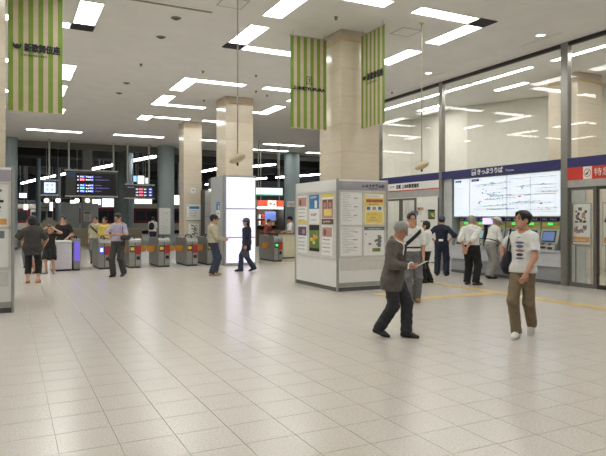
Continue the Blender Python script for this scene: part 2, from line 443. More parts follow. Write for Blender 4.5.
# ---------------------------------------------------------------- poster helper (flat print on a real sheet)
PRINT = [m_paper, m_ink, m_gink, m_yel, m_orange, m_blue, m_pink, m_green, m_brown, m_red, m_navy]
P_, K_, G_, Y_, O_, B_, R_, N_, W_, D_, V_ = range(11)
PRINT[9] = mat('print_red', (190, 92, 82), .6); PRINT[10] = mat('print_navy', (78, 82, 124), .6)
def poster(parent, name, o, u, v, w, h, style, seed=0, th=.006):
    """sheet of paper w x h with its lower left corner at o"""
    R = random.Random(seed)
    m = MB().frame(o, u, v)
    bg = {'yellow': Y_, 'photo': W_, 'bluehead': P_, 'dark': N_, 'gold': O_}.get(style, P_)
    m.m = bg; m.box((0, 0, 0), (w, h, th))
    e = th + .001
    def row(y, n, s, c, x=.08): 
        m.m = c; m.scribble(x * w, y * h, n, s * w, e, rnd=R)
    if style == 'notice':
        for k in range(16): row(.93 - k * .055, R.randint(8, 22), .028, G_, .06 + .02 * (k % 3))
        for k in range(3): row(.8 - k * .27, 3, .06, K_, .6)
    elif style == 'yellow':
        m.m = P_; m.rect(.05 * w, .03 * h, .95 * w, .42 * h, e); m.rect(.06 * w, .84 * h, .94 * w, .96 * h, e)
        m.m = D_; m.rect(.1 * w, .7 * h, .92 * w, .79 * h, e)
        m.m = Y_; m.rect(.08 * w, .05 * h, .92 * w, .4 * h, e + .001)
        row(.87, 11, .06, B_); row(.62, 9, .055, K_, .2); row(.72, 8, .07, Y_, .2)
        m.m = P_; m.rect(.08 * w, .44 * h, .92 * w, .58 * h, e)
        for k in range(3):
            m.m = (B_, R_, B_)[k]; m.rect((.12 + k * .28) * w, .46 * h, (.3 + k * .28) * w, .56 * h, e + .001)
        e += .002; row(.3, 8, .06, O_, .15); row(.12, 8, .055, D_, .2); row(.2, 5, .05, K_, .3)
    elif style == 'map':
        m.m = G_; m.rect(0, .88 * h, w, h, e); m.m = P_; e += .001; row(.91, 12, .05, P_, .2)
        for k in range(14):
            x, y = R.uniform(.2, .75), R.uniform(.3, .65); m.m = (G_, P_, W_)[k % 3]
            m.rect(x * w, y * h, (x + .12) * w, (y + .07) * h, e + .0002 * k)
        m.m = K_; m.rect(.05 * w, .72 * h, .1 * w, .76 * h, e)
        m.m = G_; m.rect(.66 * w, .28 * h, .82 * w, .7 * h, e + .004)
        m.m = N_; m.rect(.4 * w, .12 * h, .8 * w, .24 * h, e)
    elif style == 'bluehead':
        m.m = B_; m.rect(.0, .52 * h, w, h, e); m.m = P_
        m.rect(.55 * w, .55 * h, .8 * w, .8 * h, e + .001); row(.86, 6, .1, P_, .15) if False else None
        m.m = P_; m.scribble(.12 * w, .87 * h, 5, .12 * w, e + .001, rnd=R)
        row(.28, 4, .14, K_, .18); row(.12, 8, .07, G_, .15)
    elif style == 'portraits':
        m.m = R_; m.rect(.03 * w, .2 * h, .97 * w, .82 * h, e)
        m.m = Y_; m.rect(0, .88 * h, w, h, e); m.rect(.2 * w, .28 * h, .85 * w, .5 * h, e + .001)
        m.m = W_; m.rect(0, 0, w, .18 * h, e)
        for k in range(2):
            m.m = W_; m.rect((.1 + k * .45) * w, .52 * h, (.42 + k * .45) * w, .8 * h, e + .001)
            m.m = R_; m.rect((.16 + k * .45) * w, .55 * h, (.36 + k * .45) * w, .72 * h, e + .002)
        m.m = P_; m.scribble(.1 * w, .05 * h, 7, .09 * w, e + .001, rnd=R)
    elif style == 'dark':
        m.m = K_; m.rect(.0, .0, w, .12 * h, e); m.rect(0, .8 * h, w, h, e)
        for k in range(9):
            m.m = (Y_, O_, N_)[k % 3]; x, y = R.uniform(.1, .65), R.uniform(.15, .65)
            m.rect(x * w, y * h, (x + .25) * w, (y + .13) * h, e + .0005 * k)
    elif style == 'gold':
        for k in range(8):
            m.m = (R_, W_, P_, G_)[k % 4]; x, y = R.uniform(.02, .55), R.uniform(.3, .75)
            m.rect(x * w, y * h, (x + .4) * w, (y + .2) * h, e + .0005 * k)
        m.m = P_; m.scribble(.1 * w, .07 * h, 8, .09 * w, e, rnd=R)
    elif style == 'scene':
        m.m = P_; m.rect(.03 * w, .2 * h, .97 * w, .97 * h, e)
        for k in range(26):
            m.m = (G_, K_, P_, R_, W_, G_)[k % 6]; x, y = R.uniform(.05, .75), R.uniform(.24, .85)
            m.rect(x * w, y * h, (x + R.uniform(.08, .22)) * w, (y + R.uniform(.04, .1)) * h, e + .0004 * (k + 1))
        m.m = O_; m.rect(.03 * w, .04 * h, .97 * w, .18 * h, e); m.m = P_; m.scribble(.1 * w, .08 * h, 9, .07 * w, e + .001, rnd=R)
    elif style == 'blueline':
        m.m = B_; m.rect(.2 * w, .72 * h, .9 * w, .88 * h, e); m.m = N_; m.rect(0, 0, w, .04 * h, e)
        for k in range(5): row(.6 - k * .1, 10, .05, G_, .2)
        m.m = K_
        for a, b in ((.08, .88), (.08, .15)): m.rect(a * w, b * h, (a + .06) * w, (b + .05) * h, e)
    elif style == 'mixed':
        m.m = (V_, R_, O_)[seed % 3]; m.rect(.05 * w, .62 * h, .95 * w, .93 * h, e); m.m = W_
        m.rect(.2 * w, .66 * h, .4 * w, .86 * h, e + .001); m.m = R_; m.rect(.5 * w, .68 * h, .8 * w, .84 * h, e + .001)
        for k in range(4): row(.5 - k * .13, 9, .075, (K_, G_, W_, G_)[k], .08)
        if seed % 2: m.m = Y_; m.rect(0, 0, w, .12 * h, e)
    elif style == 'redlist':
        m.m = G_; m.rect(.1 * w, .76 * h, .9 * w, .96 * h, e)
        for k in range(9): row(.68 - k * .075, 6, .1, (D_, O_)[k % 2], .12)
    return m.build(name, PRINT, parent)

# ---------------------------------------------------------------- poster stands round the columns
m_plinth = mat('stand_plinth', (92, 92, 90), .5)
m_header = mat('lilac_header', (164, 160, 168), .5)
m_board = mat('stand_board', (206, 204, 198), .6)
m_frame = mat('stand_frame', (166, 166, 162), .4, metal=.3)
def poster_stand(x0, label, full):
    w, dp, h = 1.35, 2.14, 2.48
    t = thing('poster_stand', label, 'display stand', (x0, 11.23, 0), group='white poster stands around columns')
    # ring-shaped body: four walls round the column
    pl = MB().box((.03, .03, 0), (w - .03, .12, .09)).box((.03, dp - .12, 0), (w - .03, dp - .03, .09)).box((.03, .12, 0), (.12, dp - .12, .09)).box((w - .12, .12, 0), (w - .03, dp - .12, .09))
    pl.build('plinth', m_plinth, t)
    wl = MB().box((.02, .02, .09), (w - .02, .1, h)).box((.02, dp - .1, .09), (w - .02, dp - .02, h)).box((.02, .1, .09), (.1, dp - .1, h)).box((w - .1, .1, .09), (w - .02, dp - .1, h))
    wl.build('body', m_white, t)
    for (x, y) in ((0, 0), (w - .05, 0), (0, dp - .05), (w - .05, dp - .05)):
        MB().box((x, y, .0), (x + .05, y + .05, h + .01), .006).build('post', m_frame, t)
    MB().box((.05, .012, .1), (w - .05, .02, .19)).build('skirting', m_frame, t)
    # front face
    F = dict(u=(1, 0, 0), v=(0, 0, 1))
    m = MB().frame((.06, .02, 2.24), **F); m.box((0, 0, 0), (1.23, .2, .012), .003)
    hd = m.build('header_plate', m_header, t)
    if full:
        m = MB().frame((.06, .007, 2.24), **F); m.scribble(.58, .07, 6, .085, .002)
        m.scribble(.78, .03, 7, .03, .002)
        m.raw([(1.08, .1, .002), (1.08, .085, .002), (1.16, .085, .002), (1.16, .115, .002), (1.08, .115, .002)], [(0, 1, 2, 3, 4)])
        m.raw([(1.13, .155, .002), (1.13, .125, .002), (1.2, .1, .002), (1.13, .045, .002), (1.13, .075, .002), (1.17, .1, .002)], [(4, 3, 2, 5), (5, 2, 1, 0)][::1])
        m.build('lettering', mat('header_ink', (72, 70, 84), .6), hd)
    fr = MB().frame((.06, .02, 0), **F)
    for a, b, c, d in ((0, 2.2, 1.23, 2.235), (0, 1.43, 1.23, 1.47), (0, .74, 1.23, .78), (0, .78, .03, 2.2), (.6, .78, .64, 2.2), (1.2, .78, 1.23, 2.2)):
        fr.box((a, b, 0), (c, d, .02))
    fr.build('poster_frame', m_board, t)
    poster(t, 'notice', (.095, .018, 1.475), (1, 0, 0), (0, 0, 1), .56, .72, 'notice' if full else 'redlist', 3)
    poster(t, 'notice', (.095, .018, .785), (1, 0, 0), (0, 0, 1), .56, .64, 'notice', 8)
    poster(t, 'poster', (.71, .018, 1.475), (1, 0, 0), (0, 0, 1), .54, .72, 'yellow' if full else 'scene', 5)
    poster(t, 'poster', (.71, .018, .785), (1, 0, 0), (0, 0, 1), .54, .64, 'map' if full else 'redlist', 6)
    MB().frame((.06, .02, 0), **F).box((.03, .46, 0), (1.2, .7, .01), .003).build('plate', m_board, t)
    # left face (towards -x)
    L = dict(u=(0, -1, 0), v=(0, 0, 1))
    MB().frame((.02, dp - .06, 2.24), **L).box((0, 0, 0), (dp - .12, .2, .012), .003).build('header_plate', m_white, t)
    if full:
        fr = MB().frame((.02, dp - .06, 0), **L); wd = dp - .12
        for a, b, c, d in ((0, 2.19, wd, 2.225), (0, .7, wd, .73), (0, .73, .05, 2.19), (wd - .05, .73, wd, 2.19)): fr.box((a, b, 0), (c, d, .02))
        fr.build('poster_frame', m_board, t)
        MB().frame((.02, dp - .06, 0), **L).box((.05, .73, 0), (wd - .05, 2.19, .004)).build('pinboard', m_board, t)
        st = (('mixed', 1), ('bluehead', 2), ('portraits', 3), ('mixed', 6), ('dark', 5), ('mixed', 4))
        for k in range(6):
            i = k % 3; r = k // 3
            sz = (.5, .69) if k != 4 else (.5, .62)
            poster(t, 'poster', (.014, dp - .16 - i * .63, 1.48 - r * .71 + (.07 if k == 4 else 0)), (0, -1, 0), (0, 0, 1), sz[0] + (.05 if k == 2 else 0), sz[1], st[k][0], st[k][1])
    # right face
    Rr = dict(u=(0, 1, 0), v=(0, 0, 1))
    MB().frame((w - .02, .06, 2.24), **Rr).box((0, 0, 0), (dp - .12, .2, .012), .003).build('header_plate', m_white, t)
    for k in range(3):
        poster(t, 'poster', (w - .018, .2 + k * .62, 1.1), (0, 1, 0), (0, 0, 1), .5, .8, ('notice', 'bluehead', 'mixed')[k], 12 + k)
poster_stand(6.45, 'white poster stand with yellow poster and black arrow around the banner column', True)
poster_stand(-1.25, 'white poster stand with red-lettered notices, beside the 新歌舞伎座 banner', False)

# ---------------------------------------------------------------- striped banners
m_bgreen = mat('banner_green', (122, 148, 62), .8, bump=.2, bscale=300)
m_bcream = mat('banner_cream', (196, 180, 154), .8, bump=.2, bscale=300)
def banner(loc, rz, label, kind, z0, z1):
    t = thing('banner', label, 'banner', (loc[0], loc[1], z0), rz, group='green striped banners')
    w, h = .92, z1 - z0
    c = MB(); n = 11; sub = 4
    for k in range(n):
        c.m = 0 if k % 2 == 0 else 1
        for q in range(sub):
            a = (k + q / sub) * w / n; b = (k + (q + 1) / sub) * w / n
            ya, yb = .008 * math.sin(a * 7), .008 * math.sin(b * 7)
            rows = 8
            for r in range(rows):
                za, zb = r * h / rows, (r + 1) * h / rows
                c.raw([(a, ya, za), (b, yb, za), (b, yb, zb), (a, ya, zb)], [(0, 1, 2, 3)])
                c.raw([(a, ya + .003, za), (b, yb + .003, za), (b, yb + .003, zb), (a, ya + .003, zb)], [(3, 2, 1, 0)])
    cl = c.build('cloth', [m_bgreen, m_bcream], t)
    MB().tube([(-.02, 0, h), (w + .02, 0, h)], .012).build('rod', m_alu, t)
    if z1 < CEIL - .02:
        r = MB()
        for x in (.06, w - .06): r.tube([(x, 0, h), (x, 0, CEIL - z0)], .004, 6)
        r.build('hanger', m_dark, t)
    MB().tube([(-.02, 0, 0), (w + .02, 0, 0)], .008).build('weight_bar', m_bcream, t)
    m = MB().frame((0, -.012, 0), (1, 0, 0), (0, 0, 1))
    if kind == 'theatre':
        y = h * .5
        for q in range(9): m.text('新歌舞伎座', .27 + (q % 3 - 1) * .007, y + (q // 3 - 1) * .006, .16, .002 + q * .0002, width=.6)
        # emblem: round-bottomed bowl shape with two notches
        pts = [(.15 + .075 * math.cos(a), y + .1 + .085 * math.sin(a)) for a in [math.pi + k * math.pi / 10 for k in range(11)]]
        pts += [(.205, y + .125), (.185, y + .09), (.15, y + .115), (.115, y + .09), (.095, y + .125)]
        m.raw([(a, b, .002) for a, b in pts], [tuple(range(len(pts)))])
        m.scribble(.2, y - .1, 11, .04, .002)
    else:
        y = h * .42
        for q in range(9): m.text('上本町YUFURA', .05 + (q % 3 - 1) * .006, y + (q // 3 - 1) * .006, .09, .002 + q * .0002, width=.82)
        for a, b, c_, d in ((.38, .14, .56, .155), (.4, .3, .54, .315), (.4, .155, .415, .3), (.525, .155, .54, .3), (.44, .19, .5, .2), (.44, .24, .5, .25), (.462, .19, .478, .28)):
            m.rect(a, y + b, c_, y + d, .002)
    m.build('lettering', m_ink, cl)
banner((0.0, 11.95), 0, 'green and cream striped banner lettered 新歌舞伎座 beside the left poster stand', 'theatre', 3.57, 5.8)
banner((5.66, 11.95), 0, 'green and cream striped banner lettered 上本町YUFURA on a marble column', 'mall', 3.65, 5.73)
banner((7.15, 11.35), -math.pi / 2, 'green and cream striped banner lettered 新歌舞伎座, hung edge-on to the 上本町YUFURA banner', 'theatre', 3.64, 5.73)

# ---------------------------------------------------------------- hanging oval loudspeakers
m_spk = mat('speaker_cream', (206, 190, 160), .5)
def hung(x, y, z, label):
    t = thing('hanging_speaker', label, 'loudspeaker', (x, y, z), -.5, group='oval loudspeakers on long rods')
    MB().tube([(0, 0, .06), (0, 0, CEIL - z)], .013, 10).build('rod', mat('rod_beige', (176, 164, 146), .5), t)
    MB().lathe([(.0, CEIL - z - .02), (.05, CEIL - z - .02), (.05, CEIL - z)], n=16).build('ceiling_cup', m_spk, t)
    m = MB(); m.s = True
    m.M = Matrix.Rotation(math.radians(-24), 4, 'Y')
    m.ellipsoid((0, 0, 0), (.17, .1, .075), 24, 14).build('shell', m_spk, t)
    m = MB(); m.s = True; m.ellipsoid((0, 0, -.11), (.022, .022, .03)); m.build('lower_knob', mat('knob_blue', (60, 62, 80), .5), t)
    MB().tube([(0, 0, -.09), (0, 0, .08)], .016).build('clamp', m_dark, t)
hung(8.03, 10.3, 2.76, 'cream oval loudspeaker on a rod before the office transom glass')
hung(3.8, 10.3, 2.72, 'cream oval loudspeaker on a rod hanging left of the 上本町YUFURA banner')

# ---------------------------------------------------------------- ticket office (right wall)
m_post = mat('office_post', (150, 148, 142), .3, metal=.8, var=.05)
m_jamb = mat('office_jamb', (186, 190, 188), .4)
m_inwall = mat('office_wall', (224, 222, 211), .75, var=.03)
U, V = (0, -1, 0), (0, 0, 1)
RY0, RY1 = 3.0, 21.7
for k, (y, w) in enumerate(((9.9, .2), (14.45, .14), (17.85, .12), (21.6, .2))):
    m = MB().box((WX - .02, y - w / 2, 0), (WX + .12, y + w / 2, CEIL), .006)
    struct('trim_%d' % (3 + k), m, m_post)
struct('trim_7', MB().box((WX, RY0, 5.76), (WX + .1, RY1, CEIL)), m_dark)
for k, (a, b) in enumerate(((RY0, 9.8), (10.0, 14.38), (14.52, 17.79), (17.91, 21.5))):
    struct('window_%d' % (k + 1), MB().box((WX + .04, a, 3.05), (WX + .052, b, 5.76)), m_glass)
# bay pieces of wall below the sign band
struct('wall_right', MB().box((WX + .62, 9.8, 0), (WX + .7, 14.5, 3.05)), m_jamb)
struct('trim_10', MB().box((WX + .02, 10.0, 2.98), (WX + .61, 14.38, 3.05)), m_jamb)
struct('trim_11', MB().box((WX + .06, 14.01, 0), (WX + .61, 14.38, 2.97)), m_jamb)
struct('trim_12', MB().box((WX + .125, 9.8, 0), (WX + .61, 9.99, 2.97)), m_jamb)
struct('wall_right_side', MB().box((WX, 17.91, 0), (WX + .1, 21.5, 2.82)), m_jamb)
inner = MB()
for (a, b) in (((16.4, RY0), (16.4, 14.0)), ((16.4, 14.0), (15.1, 16.7)), ((15.1, 16.7), (15.1, 20.1)), ((15.1, 20.1), (12.1, 21.7))):
    dx, dy = b[0] - a[0], b[1] - a[1]; L = math.hypot(dx, dy); nx, ny = dy / L * .15, -dx / L * .15
    if nx < 0 or (abs(nx) < 1e-6 and ny < 0): pass
    inner.raw([(a[0], a[1], 0), (b[0], b[1], 0), (b[0] + nx, b[1] + ny, 0), (a[0] + nx, a[1] + ny, 0), (a[0], a[1], 5.76), (b[0], b[1], 5.76), (b[0] + nx, b[1] + ny, 5.76), (a[0] + nx, a[1] + ny, 5.76)],
              [(0, 1, 5, 4), (1, 2, 6, 5), (2, 3, 7, 6), (3, 0, 4, 7), (4, 5, 6, 7)])
struct('wall_office_rear', inner, m_inwall)
struct('wall_office_near', MB().box((WX, RY0 - .15, 0), (16.5, RY0, 5.76)), m_inwall)
struct('wall_office_screen', MB().box((13.9, 14.45, 0), (16.2, 14.55, 3.0)), m_inwall)
struct('ceiling_office', MB().box((WX + .1, RY0, 5.76), (16.6, RY1, CEIL + .2)), m_ceil)
for k in range(7):
    y0 = 4.0 + k * 2.35 + (.55 if k >= 3 else 0)
    if 10.7 < y0 < 11.0: continue
    light(12.7, 12.9, y0, y0 + 2.25, 'slim lamp strip behind the office glass, in line with the others', 'lamp strips behind the office glass', 5.76, m_room)
for y0 in (5, 9, 13, 17): light(14.0, 14.25, y0, y0 + 1.3, 'lamp strip added further inside to brighten the office', 'lamp strips added deep in the office', 5.76, m_room)  # second row is not seen, added to brighten the office interior

# navy sign fascias -----------------------------------------------------------
def fascia(y0, y1, label, extra):
    t = thing('sign_fascia', label, 'sign', (WX - .03, y1, 2.82), group='navy sign fascias')
    MB().frame((0, 0, 0), U, V).box((0, 0, -.06), (y1 - y0, .23, 0), .004).build('board', m_navy, t)
    if extra == 'tickets':
        c = y1 - onX(476, WX); m = MB().frame((0, 0, 0), U, V)
        c0 = y1 - onX(472.5, WX)
        m.box((c0, .03, 0), (c0 + .17, .2, .003)); pp = m.build('pictogram_plate', m_paper, t)
        m = MB().frame((0, 0, 0), U, V); m.rect(c0 + .02, .125, c0 + .15, .185, .005); m.rect(c0 + .05, .05, c0 + .075, .11, .005); m.rect(c0 + .1, .045, c0 + .14, .075, .005); m.build('pictogram', mat('pictogram_ink', (70, 70, 90), .5), pp)
        m = MB().frame((0, 0, 0), U, V)
        a = c0 + .24; [m.text('きっぷうりば', a + (q % 3 - 1) * .006, .055 + (q // 3 - 1) * .005, .17, .003 + q * .0002, width=.95) for q in range(9)]
        m.build('lettering', m_paper, t); m = MB().frame((0, 0, 0), U, V); m.text('Tickets', a + 1.05, .06, .085, .003, width=.3); m.build('latin_lettering', m_paper, t)
    if extra == 'express':
        MB().frame((0, 0, 0), U, V).box((0, -.3, -.06), (y1 - y0, 0, -.002)).build('red_board', m_red, t)
        c0 = y1 - onX(584, WX); c1 = y1 - onX(592.8, WX)
        pp = MB().frame((0, 0, 0), U, V).box((c0, -.295, -.002), (c1, -.005, .003)).build('pictogram_plate', m_paper, t)
        m = MB().frame((0, 0, 0), U, V); cx = (c0 + c1) / 2; cy = -.15
        n = 28
        for i in range(n):
            a, b = 2 * math.pi * i / n, 2 * math.pi * (i + 1) / n
            m.raw([(cx + r * math.cos(q), cy + r * math.sin(q), .005) for r, q in ((.08, a), (.095, a), (.095, b), (.08, b))], [(0, 1, 2, 3)])
        m.build('ring_mark', m_red, pp)
        m = MB().frame((0, 0, 0), U, V)
        m.raw([(cx - .055, cy - .02, .006), (cx - .02, cy - .055, .006), (cx + .02, cy - .02, .006), (cx + .01, cy + .01, .006)], [(0, 1, 2, 3)])
        m.raw([(cx - .005, cy, .006), (cx + .01, cy - .015, .006), (cx + .06, cy + .05, .006), (cx + .05, cy + .06, .006)], [(0, 1, 2, 3)])
        m.build('dark_mark', m_ink, pp)
        for q, ch in enumerate('特急券'):
            m = MB().frame((0, 0, 0), U, V); m.text(ch, c1 + .06 + q * .21, -.215, .19, .003, width=.19); m.build('character', m_paper, t)
        MB().frame((0, 0, 0), U, V).box((0, -.47, -.1), (y1 - y0, -.3, -.01), .004).build('steel_header', m_alu, t)
    if extra == 'office':
        w = y1 - y0
        MB().frame((0, 0, 0), U, V).box((0, -.235, -.06), (w, 0, -.004)).build('white_board', m_paper, t)
        MB().frame((0, 0, 0), U, V).box((0, -.275, -.06), (w, -.245, -.002)).build('red_line', m_red, t)
        m = MB().frame((0, 0, 0), U, V); a = y1 - onX(397, WX)
        for tx, of, tw in (('近鉄', 0, .26), ('上本町駅営業所', .33, .92)):
            m = MB().frame((0, 0, 0), U, V)
            for q in range(9): m.text(tx, a + of + (q % 3 - 1) * .006, -.175 + (q // 3 - 1) * .005, .14, .001 + q * .0002, width=tw)
            m.build('lettering', m_ink, t)
        m = MB().frame((0, 0, 0), U, V); m.scribble(a - .42, -.14, 5, .06, .001); m.build('red_lettering', m_red, t)
        MB().frame((0, 0, 0), U, V).box((0, -.5, -.1), (w, -.28, -.02), .004).build('steel_header', m_alu, t)
fascia(RY0, 9.8, 'navy and red sign band with 特急 lettering over the glass doors', 'express')
fascia(10.0, 14.38, 'navy sign band lettered きっぷうりば above the fare map', 'tickets')
fascia(14.52, 17.79, 'navy sign band over a white strip with black station-office lettering', 'office')
fascia(17.91, 21.5, 'plain navy sign band behind the banner column', None)

# fare map ----------------------------------------------------------------
m_fare = emit_mat('fare_map_glow', (230, 240, 250), .7)
BY0, BY1 = 10.08, 13.9
t = thing('fare_map', 'glowing white fare map board with fine route lines above the ticket machines', 'fare board', (WX + .06, BY1, 1.68))
bw, bh = BY1 - BY0, 1.1
MB().frame((0, 0, 0), U, V).box((-.03, -.03, -.2), (bw + .03, bh + .03, -.012)).build('frame', m_frame, t)
sheet = MB().frame((0, 0, 0), U, V); sheet.box((0, 0, -.03), (.66, bh, 0)); sheet.build('sheet', m_fare, t)
sheet = MB().frame((0, 0, 0), U, V); sheet.box((.68, 0, -.03), (2.1, bh, 0)); sheet.build('sheet', m_fare, t)
sheet = MB().frame((0, 0, 0), U, V); sheet.box((2.11, 0, -.03), (bw, bh, 0)); sheet.build('sheet', m_fare, t)
m = MB().frame((0, 0, 0), U, V); R = random.Random(4)
m.m = 1; m.rect(.05, 1.0, .32, 1.06, .002); m.m = 2; m.rect(.74, 1.0, 1.05, 1.07, .002)
m.m = 3; m.scribble(.1, 1.01, 4, .035, .003); m.scribble(.8, 1.015, 4, .045, .003)
m.m = 0
for x in (.67, 2.105): m.rect(x - .012, 0, x + .012, bh, .002)
for x, y, x1, y1 in ((2.2, .1, 3.7, 1.0), (.8, .2, 1.95, .9), (2.2, .55, 3.7, .56), (2.9, .1, 2.91, 1.0)):
    for a, b, c, d in ((x, y, x1, y + .01), (x, y1 - .01, x1, y1), (x, y, x + .01, y1), (x1 - .01, y, x1, y1)): m.rect(a, b, c, d, .0025)
for k in range(34):
    x = R.uniform(.72, bw - .5); y = R.uniform(.1, .92); L = R.uniform(.2, .9); x1 = min(x + L, bw - .06)
    m.rect(x, y, x1, y + .01, .002)
    for q in range(R.randint(1, 5)):
        xx = R.uniform(x, x1 - .03); m.rect(xx, y + .012, xx + .035, y + .03, .002)
    if k % 3 == 0: m.rect(x, y - R.uniform(.05, .2), x + .006, y, .002)
for k in range(8): m.scribble(.08, .12 + k * .1, R.randint(4, 12), .022, .002, rnd=R)
m.m = 4
for x, y in ((1.0, .36), (1.05, .4), (2.5, .5), (3.2, .3)): m.rect(x, y, x + .09, y + .03, .002)
m.m = 1
for x, y in ((1.15, .66), (1.3, .7), (1.2, .75), (2.6, .72)): m.rect(x, y, x + .06, y + .025, .002)
ro = m.build('route_lines', [mat('map_grey', (164, 178, 200), .6), mat('map_cyan', (60, 150, 205), .6), mat('map_blue', (52, 78, 176), .6), m_paper, m_red], t); ro['kind'] = 'stuff'

# ticket machines ---------------------------------------------------------
m_mach = mat('machine_grey', (170, 172, 166), .4)
m_machg = mat('machine_greenish', (176, 178, 96), .4)
m_scr = emit_mat('machine_screen', (96, 120, 168), .55)
m_scr2 = emit_mat('machine_screen_pale', (150, 180, 180), .5)
m_gled = emit_mat('green_led', (40, 225, 110), 1.6)
t = thing('ticket_counter', 'long pale counter with a set-back foot under the ticket machines', 'counter', (WX, 14.0, 0))
cw = 4.0
MB().frame((0, 0, 0), U, V).box((0, .78, -.6), (cw, .82, .05), .006).build('worktop', m_jamb, t)
for k in range(5):
    MB().frame((0, 0, 0), U, V).box((k * .8 + .004, .42, -.6), (k * .8 + .796, .775, 0), .003).build('front_panel', mat('counter_panel', (196, 196, 202), .45), t)
MB().frame((0, 0, 0), U, V).box((0, .02, -.6), (cw, .415, -.04)).build('foot_panel', mat('counter_foot', (150, 150, 152), .5), t)
MB().frame((0, 0, 0), U, V).box((0, 0, -.6), (cw, .08, -.03)).build('baseboard', m_plinth, t)
def machine(yc, label, dark_screen):
    t = thing('ticket_machine', label, 'ticket machine', (WX + .02, yc + .29, .822), group='ticket machines in the wall')
    w = .58
    # side profile in (x into wall, z): keypad shelf, sloping face, upright header
    prof = [(0, 0), (.5, 0), (.5, .82), (.22, .82), (.22, .53), (.12, .18), (.02, .12)]
    b = MB(); b.M = Matrix(((1, 0, 0, 0), (0, 0, -1, 0), (0, 1, 0, 0), (0, 0, 0, 1))) @ Matrix.Identity(4)
    b.prism(prof, .01, w - .01); b.build('cabinet', m_mach, t)
    sl = Vector((.1, 0, .35)).normalized()
    o = Vector((.12, 0, .18)); n_ = Vector((-sl.z, 0, sl.x))
    s = MB().frame(tuple(o + n_ * .004), U, tuple(sl)); s.box((.07, .02, 0), (w - .1, .31, .012), .004)
    bz = s.build('screen_bezel', m_dark, t)
    s = MB().frame(tuple(o + n_ * .018), U, tuple(sl)); s.box((.1, .05, 0), (w - .13, .28, .004)); s.build('screen', m_scr if dark_screen else m_scr2, bz)
    k = MB().frame((.018, 0, .12), U, tuple(Vector((.1, 0, .06)).normalized()))
    for i in range(5):
        k.m = i % 2; k.box((.05 + i * .1, .015, 0), (.12 + i * .1, .085, .012), .003)
    k.build('keypad', [m_alu, m_dark], t)
    c = MB().frame((.018, 0, 0), U, V); c.box((.08, .02, 0), (.3, .09, .012), .003); c.box((.36, .03, 0), (.5, .08, .02), .003); c.build('coin_tray', m_dark, t)
    h = MB().frame((.22, 0, .53), U, V); h.box((.02, .0, 0), (w - .02, .18, .02), .004); hd = h.build('header', m_machg, t)
    h = MB().frame((.198, 0, .53), U, V); h.rect(.22, .1, .36, .15, .002); h.build('lamp', m_gled, hd)
    h = MB().frame((.198, 0, .53), U, V); h.m = 0; h.scribble(.05, .03, 8, .04, .002); h.m = 1; h.scribble(.4, .08, 3, .04, .002); h.build('lettering', [m_red, m_green], hd)
    h = MB().frame((.2, 0, .72), U, V); h.box((.015, 0, 0), (w - .015, .1, .03), .004); npl = h.build('name_plate', m_navy, t)
    h = MB().frame((.169, 0, .72), U, V); h.scribble(.06, .025, 3, .05, .002); h.scribble(.3, .025, 4, .05, .002); h.build('plate_lettering', m_paper, npl)
names = ['ticket machine farthest from the 特急 doors, beside the navy-clad man', 'ticket machine in front of the grey-haired man in the white shirt', 'ticket machine being used by the man in the white hat',
         'ticket machine between the white hat man and the youth in the printed t-shirt', 'ticket machine hidden mostly behind the youth in the printed t-shirt', 'ticket machine nearest the red 特急 sign, with a blue screen']
for k, y in enumerate((13.56, 12.96, 12.3, 11.7, 11.1, 10.5)): machine(y, names[k], k >= 4)
t = thing('lit_notice', 'small lilac lit notice above a black divider between ticket machines', 'sign', (WX + .05, 12.663, .822))
MB().frame((0, 0, 0), U, V).box((0, 0, -.1), (.06, .62, 0), .004).build('divider', m_black, t)
MB().frame((0, 0, 0), U, V).box((-.02, .63, -.06), (.29, .81, .02), .004).build('panel', emit_mat('lilac_glow', (214, 200, 250), 1.1), t)

# glass door bays -----------------------------------------------------------
m_doorf = mat('door_frame', (120, 118, 112), .35, metal=.6)
m_doord = mat('door_frame_dark', (66, 64, 60), .4, metal=.4)
def leaf(name, y0, y1, z1, mf, w=.05):
    m = MB().box((WX + .02, y0, 0), (WX + .07, y0 + w, z1)).box((WX + .02, y1 - w, 0), (WX + .07, y1, z1)).box((WX + .02, y0 + w, 0), (WX + .07, y1 - w, .1)).box((WX + .02, y0 + w, z1 - .07), (WX + .07, y1 - w, z1))
    d = struct(name, m, mf)
    MB().box((WX + .04, y0 + w, .1), (WX + .05, y1 - w, z1 - .07)).build('glass', m_glass, d)
    return d
leaf('door_1', 9.1, 9.8, 2.35, m_doorf, .04)
d = leaf('door_2', 8.1, 9.06, 2.35, m_doord)
leaf('door_3', 7.1, 8.06, 2.35, m_doord)
leaf('door_4', 4.5, 7.06, 2.35, m_doorf)
leaf('door_5', RY0, 4.46, 2.35, m_doorf)
leaf('door_6', 16.6, 17.79, 2.3, m_doorf, .06)
leaf('door_7', 15.75, 16.56, 2.3, m_doorf, .06)
leaf('door_8', 14.52, 14.62, 2.3, m_doorf, .02)
def door_poster(yr, w, z, h, label, seed, style='scene'):
    t = thing('framed_poster', label, 'poster', (WX + .12, yr, z), group='posters behind the office glass')
    MB().frame((0, 0, 0), U, V).box((0, 0, -.03), (w, h, 0), .004).build('frame', m_alu, t)
    poster(t, 'print', (-.001, -.03, .03), U, V, w - .06, h - .06, style, seed)
def stand(y0, y1, z, label):
    t = thing('poster_easel', label, 'easel', (WX + .16, y0, 0), group='easels behind the office glass')
    for y in (0, y1 - y0): MB().box((0, y - .015, 0), (.03, y + .015, z)).build('leg', m_alu, t)
    MB().box((-.0, 0, z * .5), (.03, y1 - y0, z * .5 + .03)).build('crossbar', m_alu, t)
door_poster(9.79, .53, .98, 1.0, 'framed sepia poster with orange foot behind the fixed glass pane', 21)
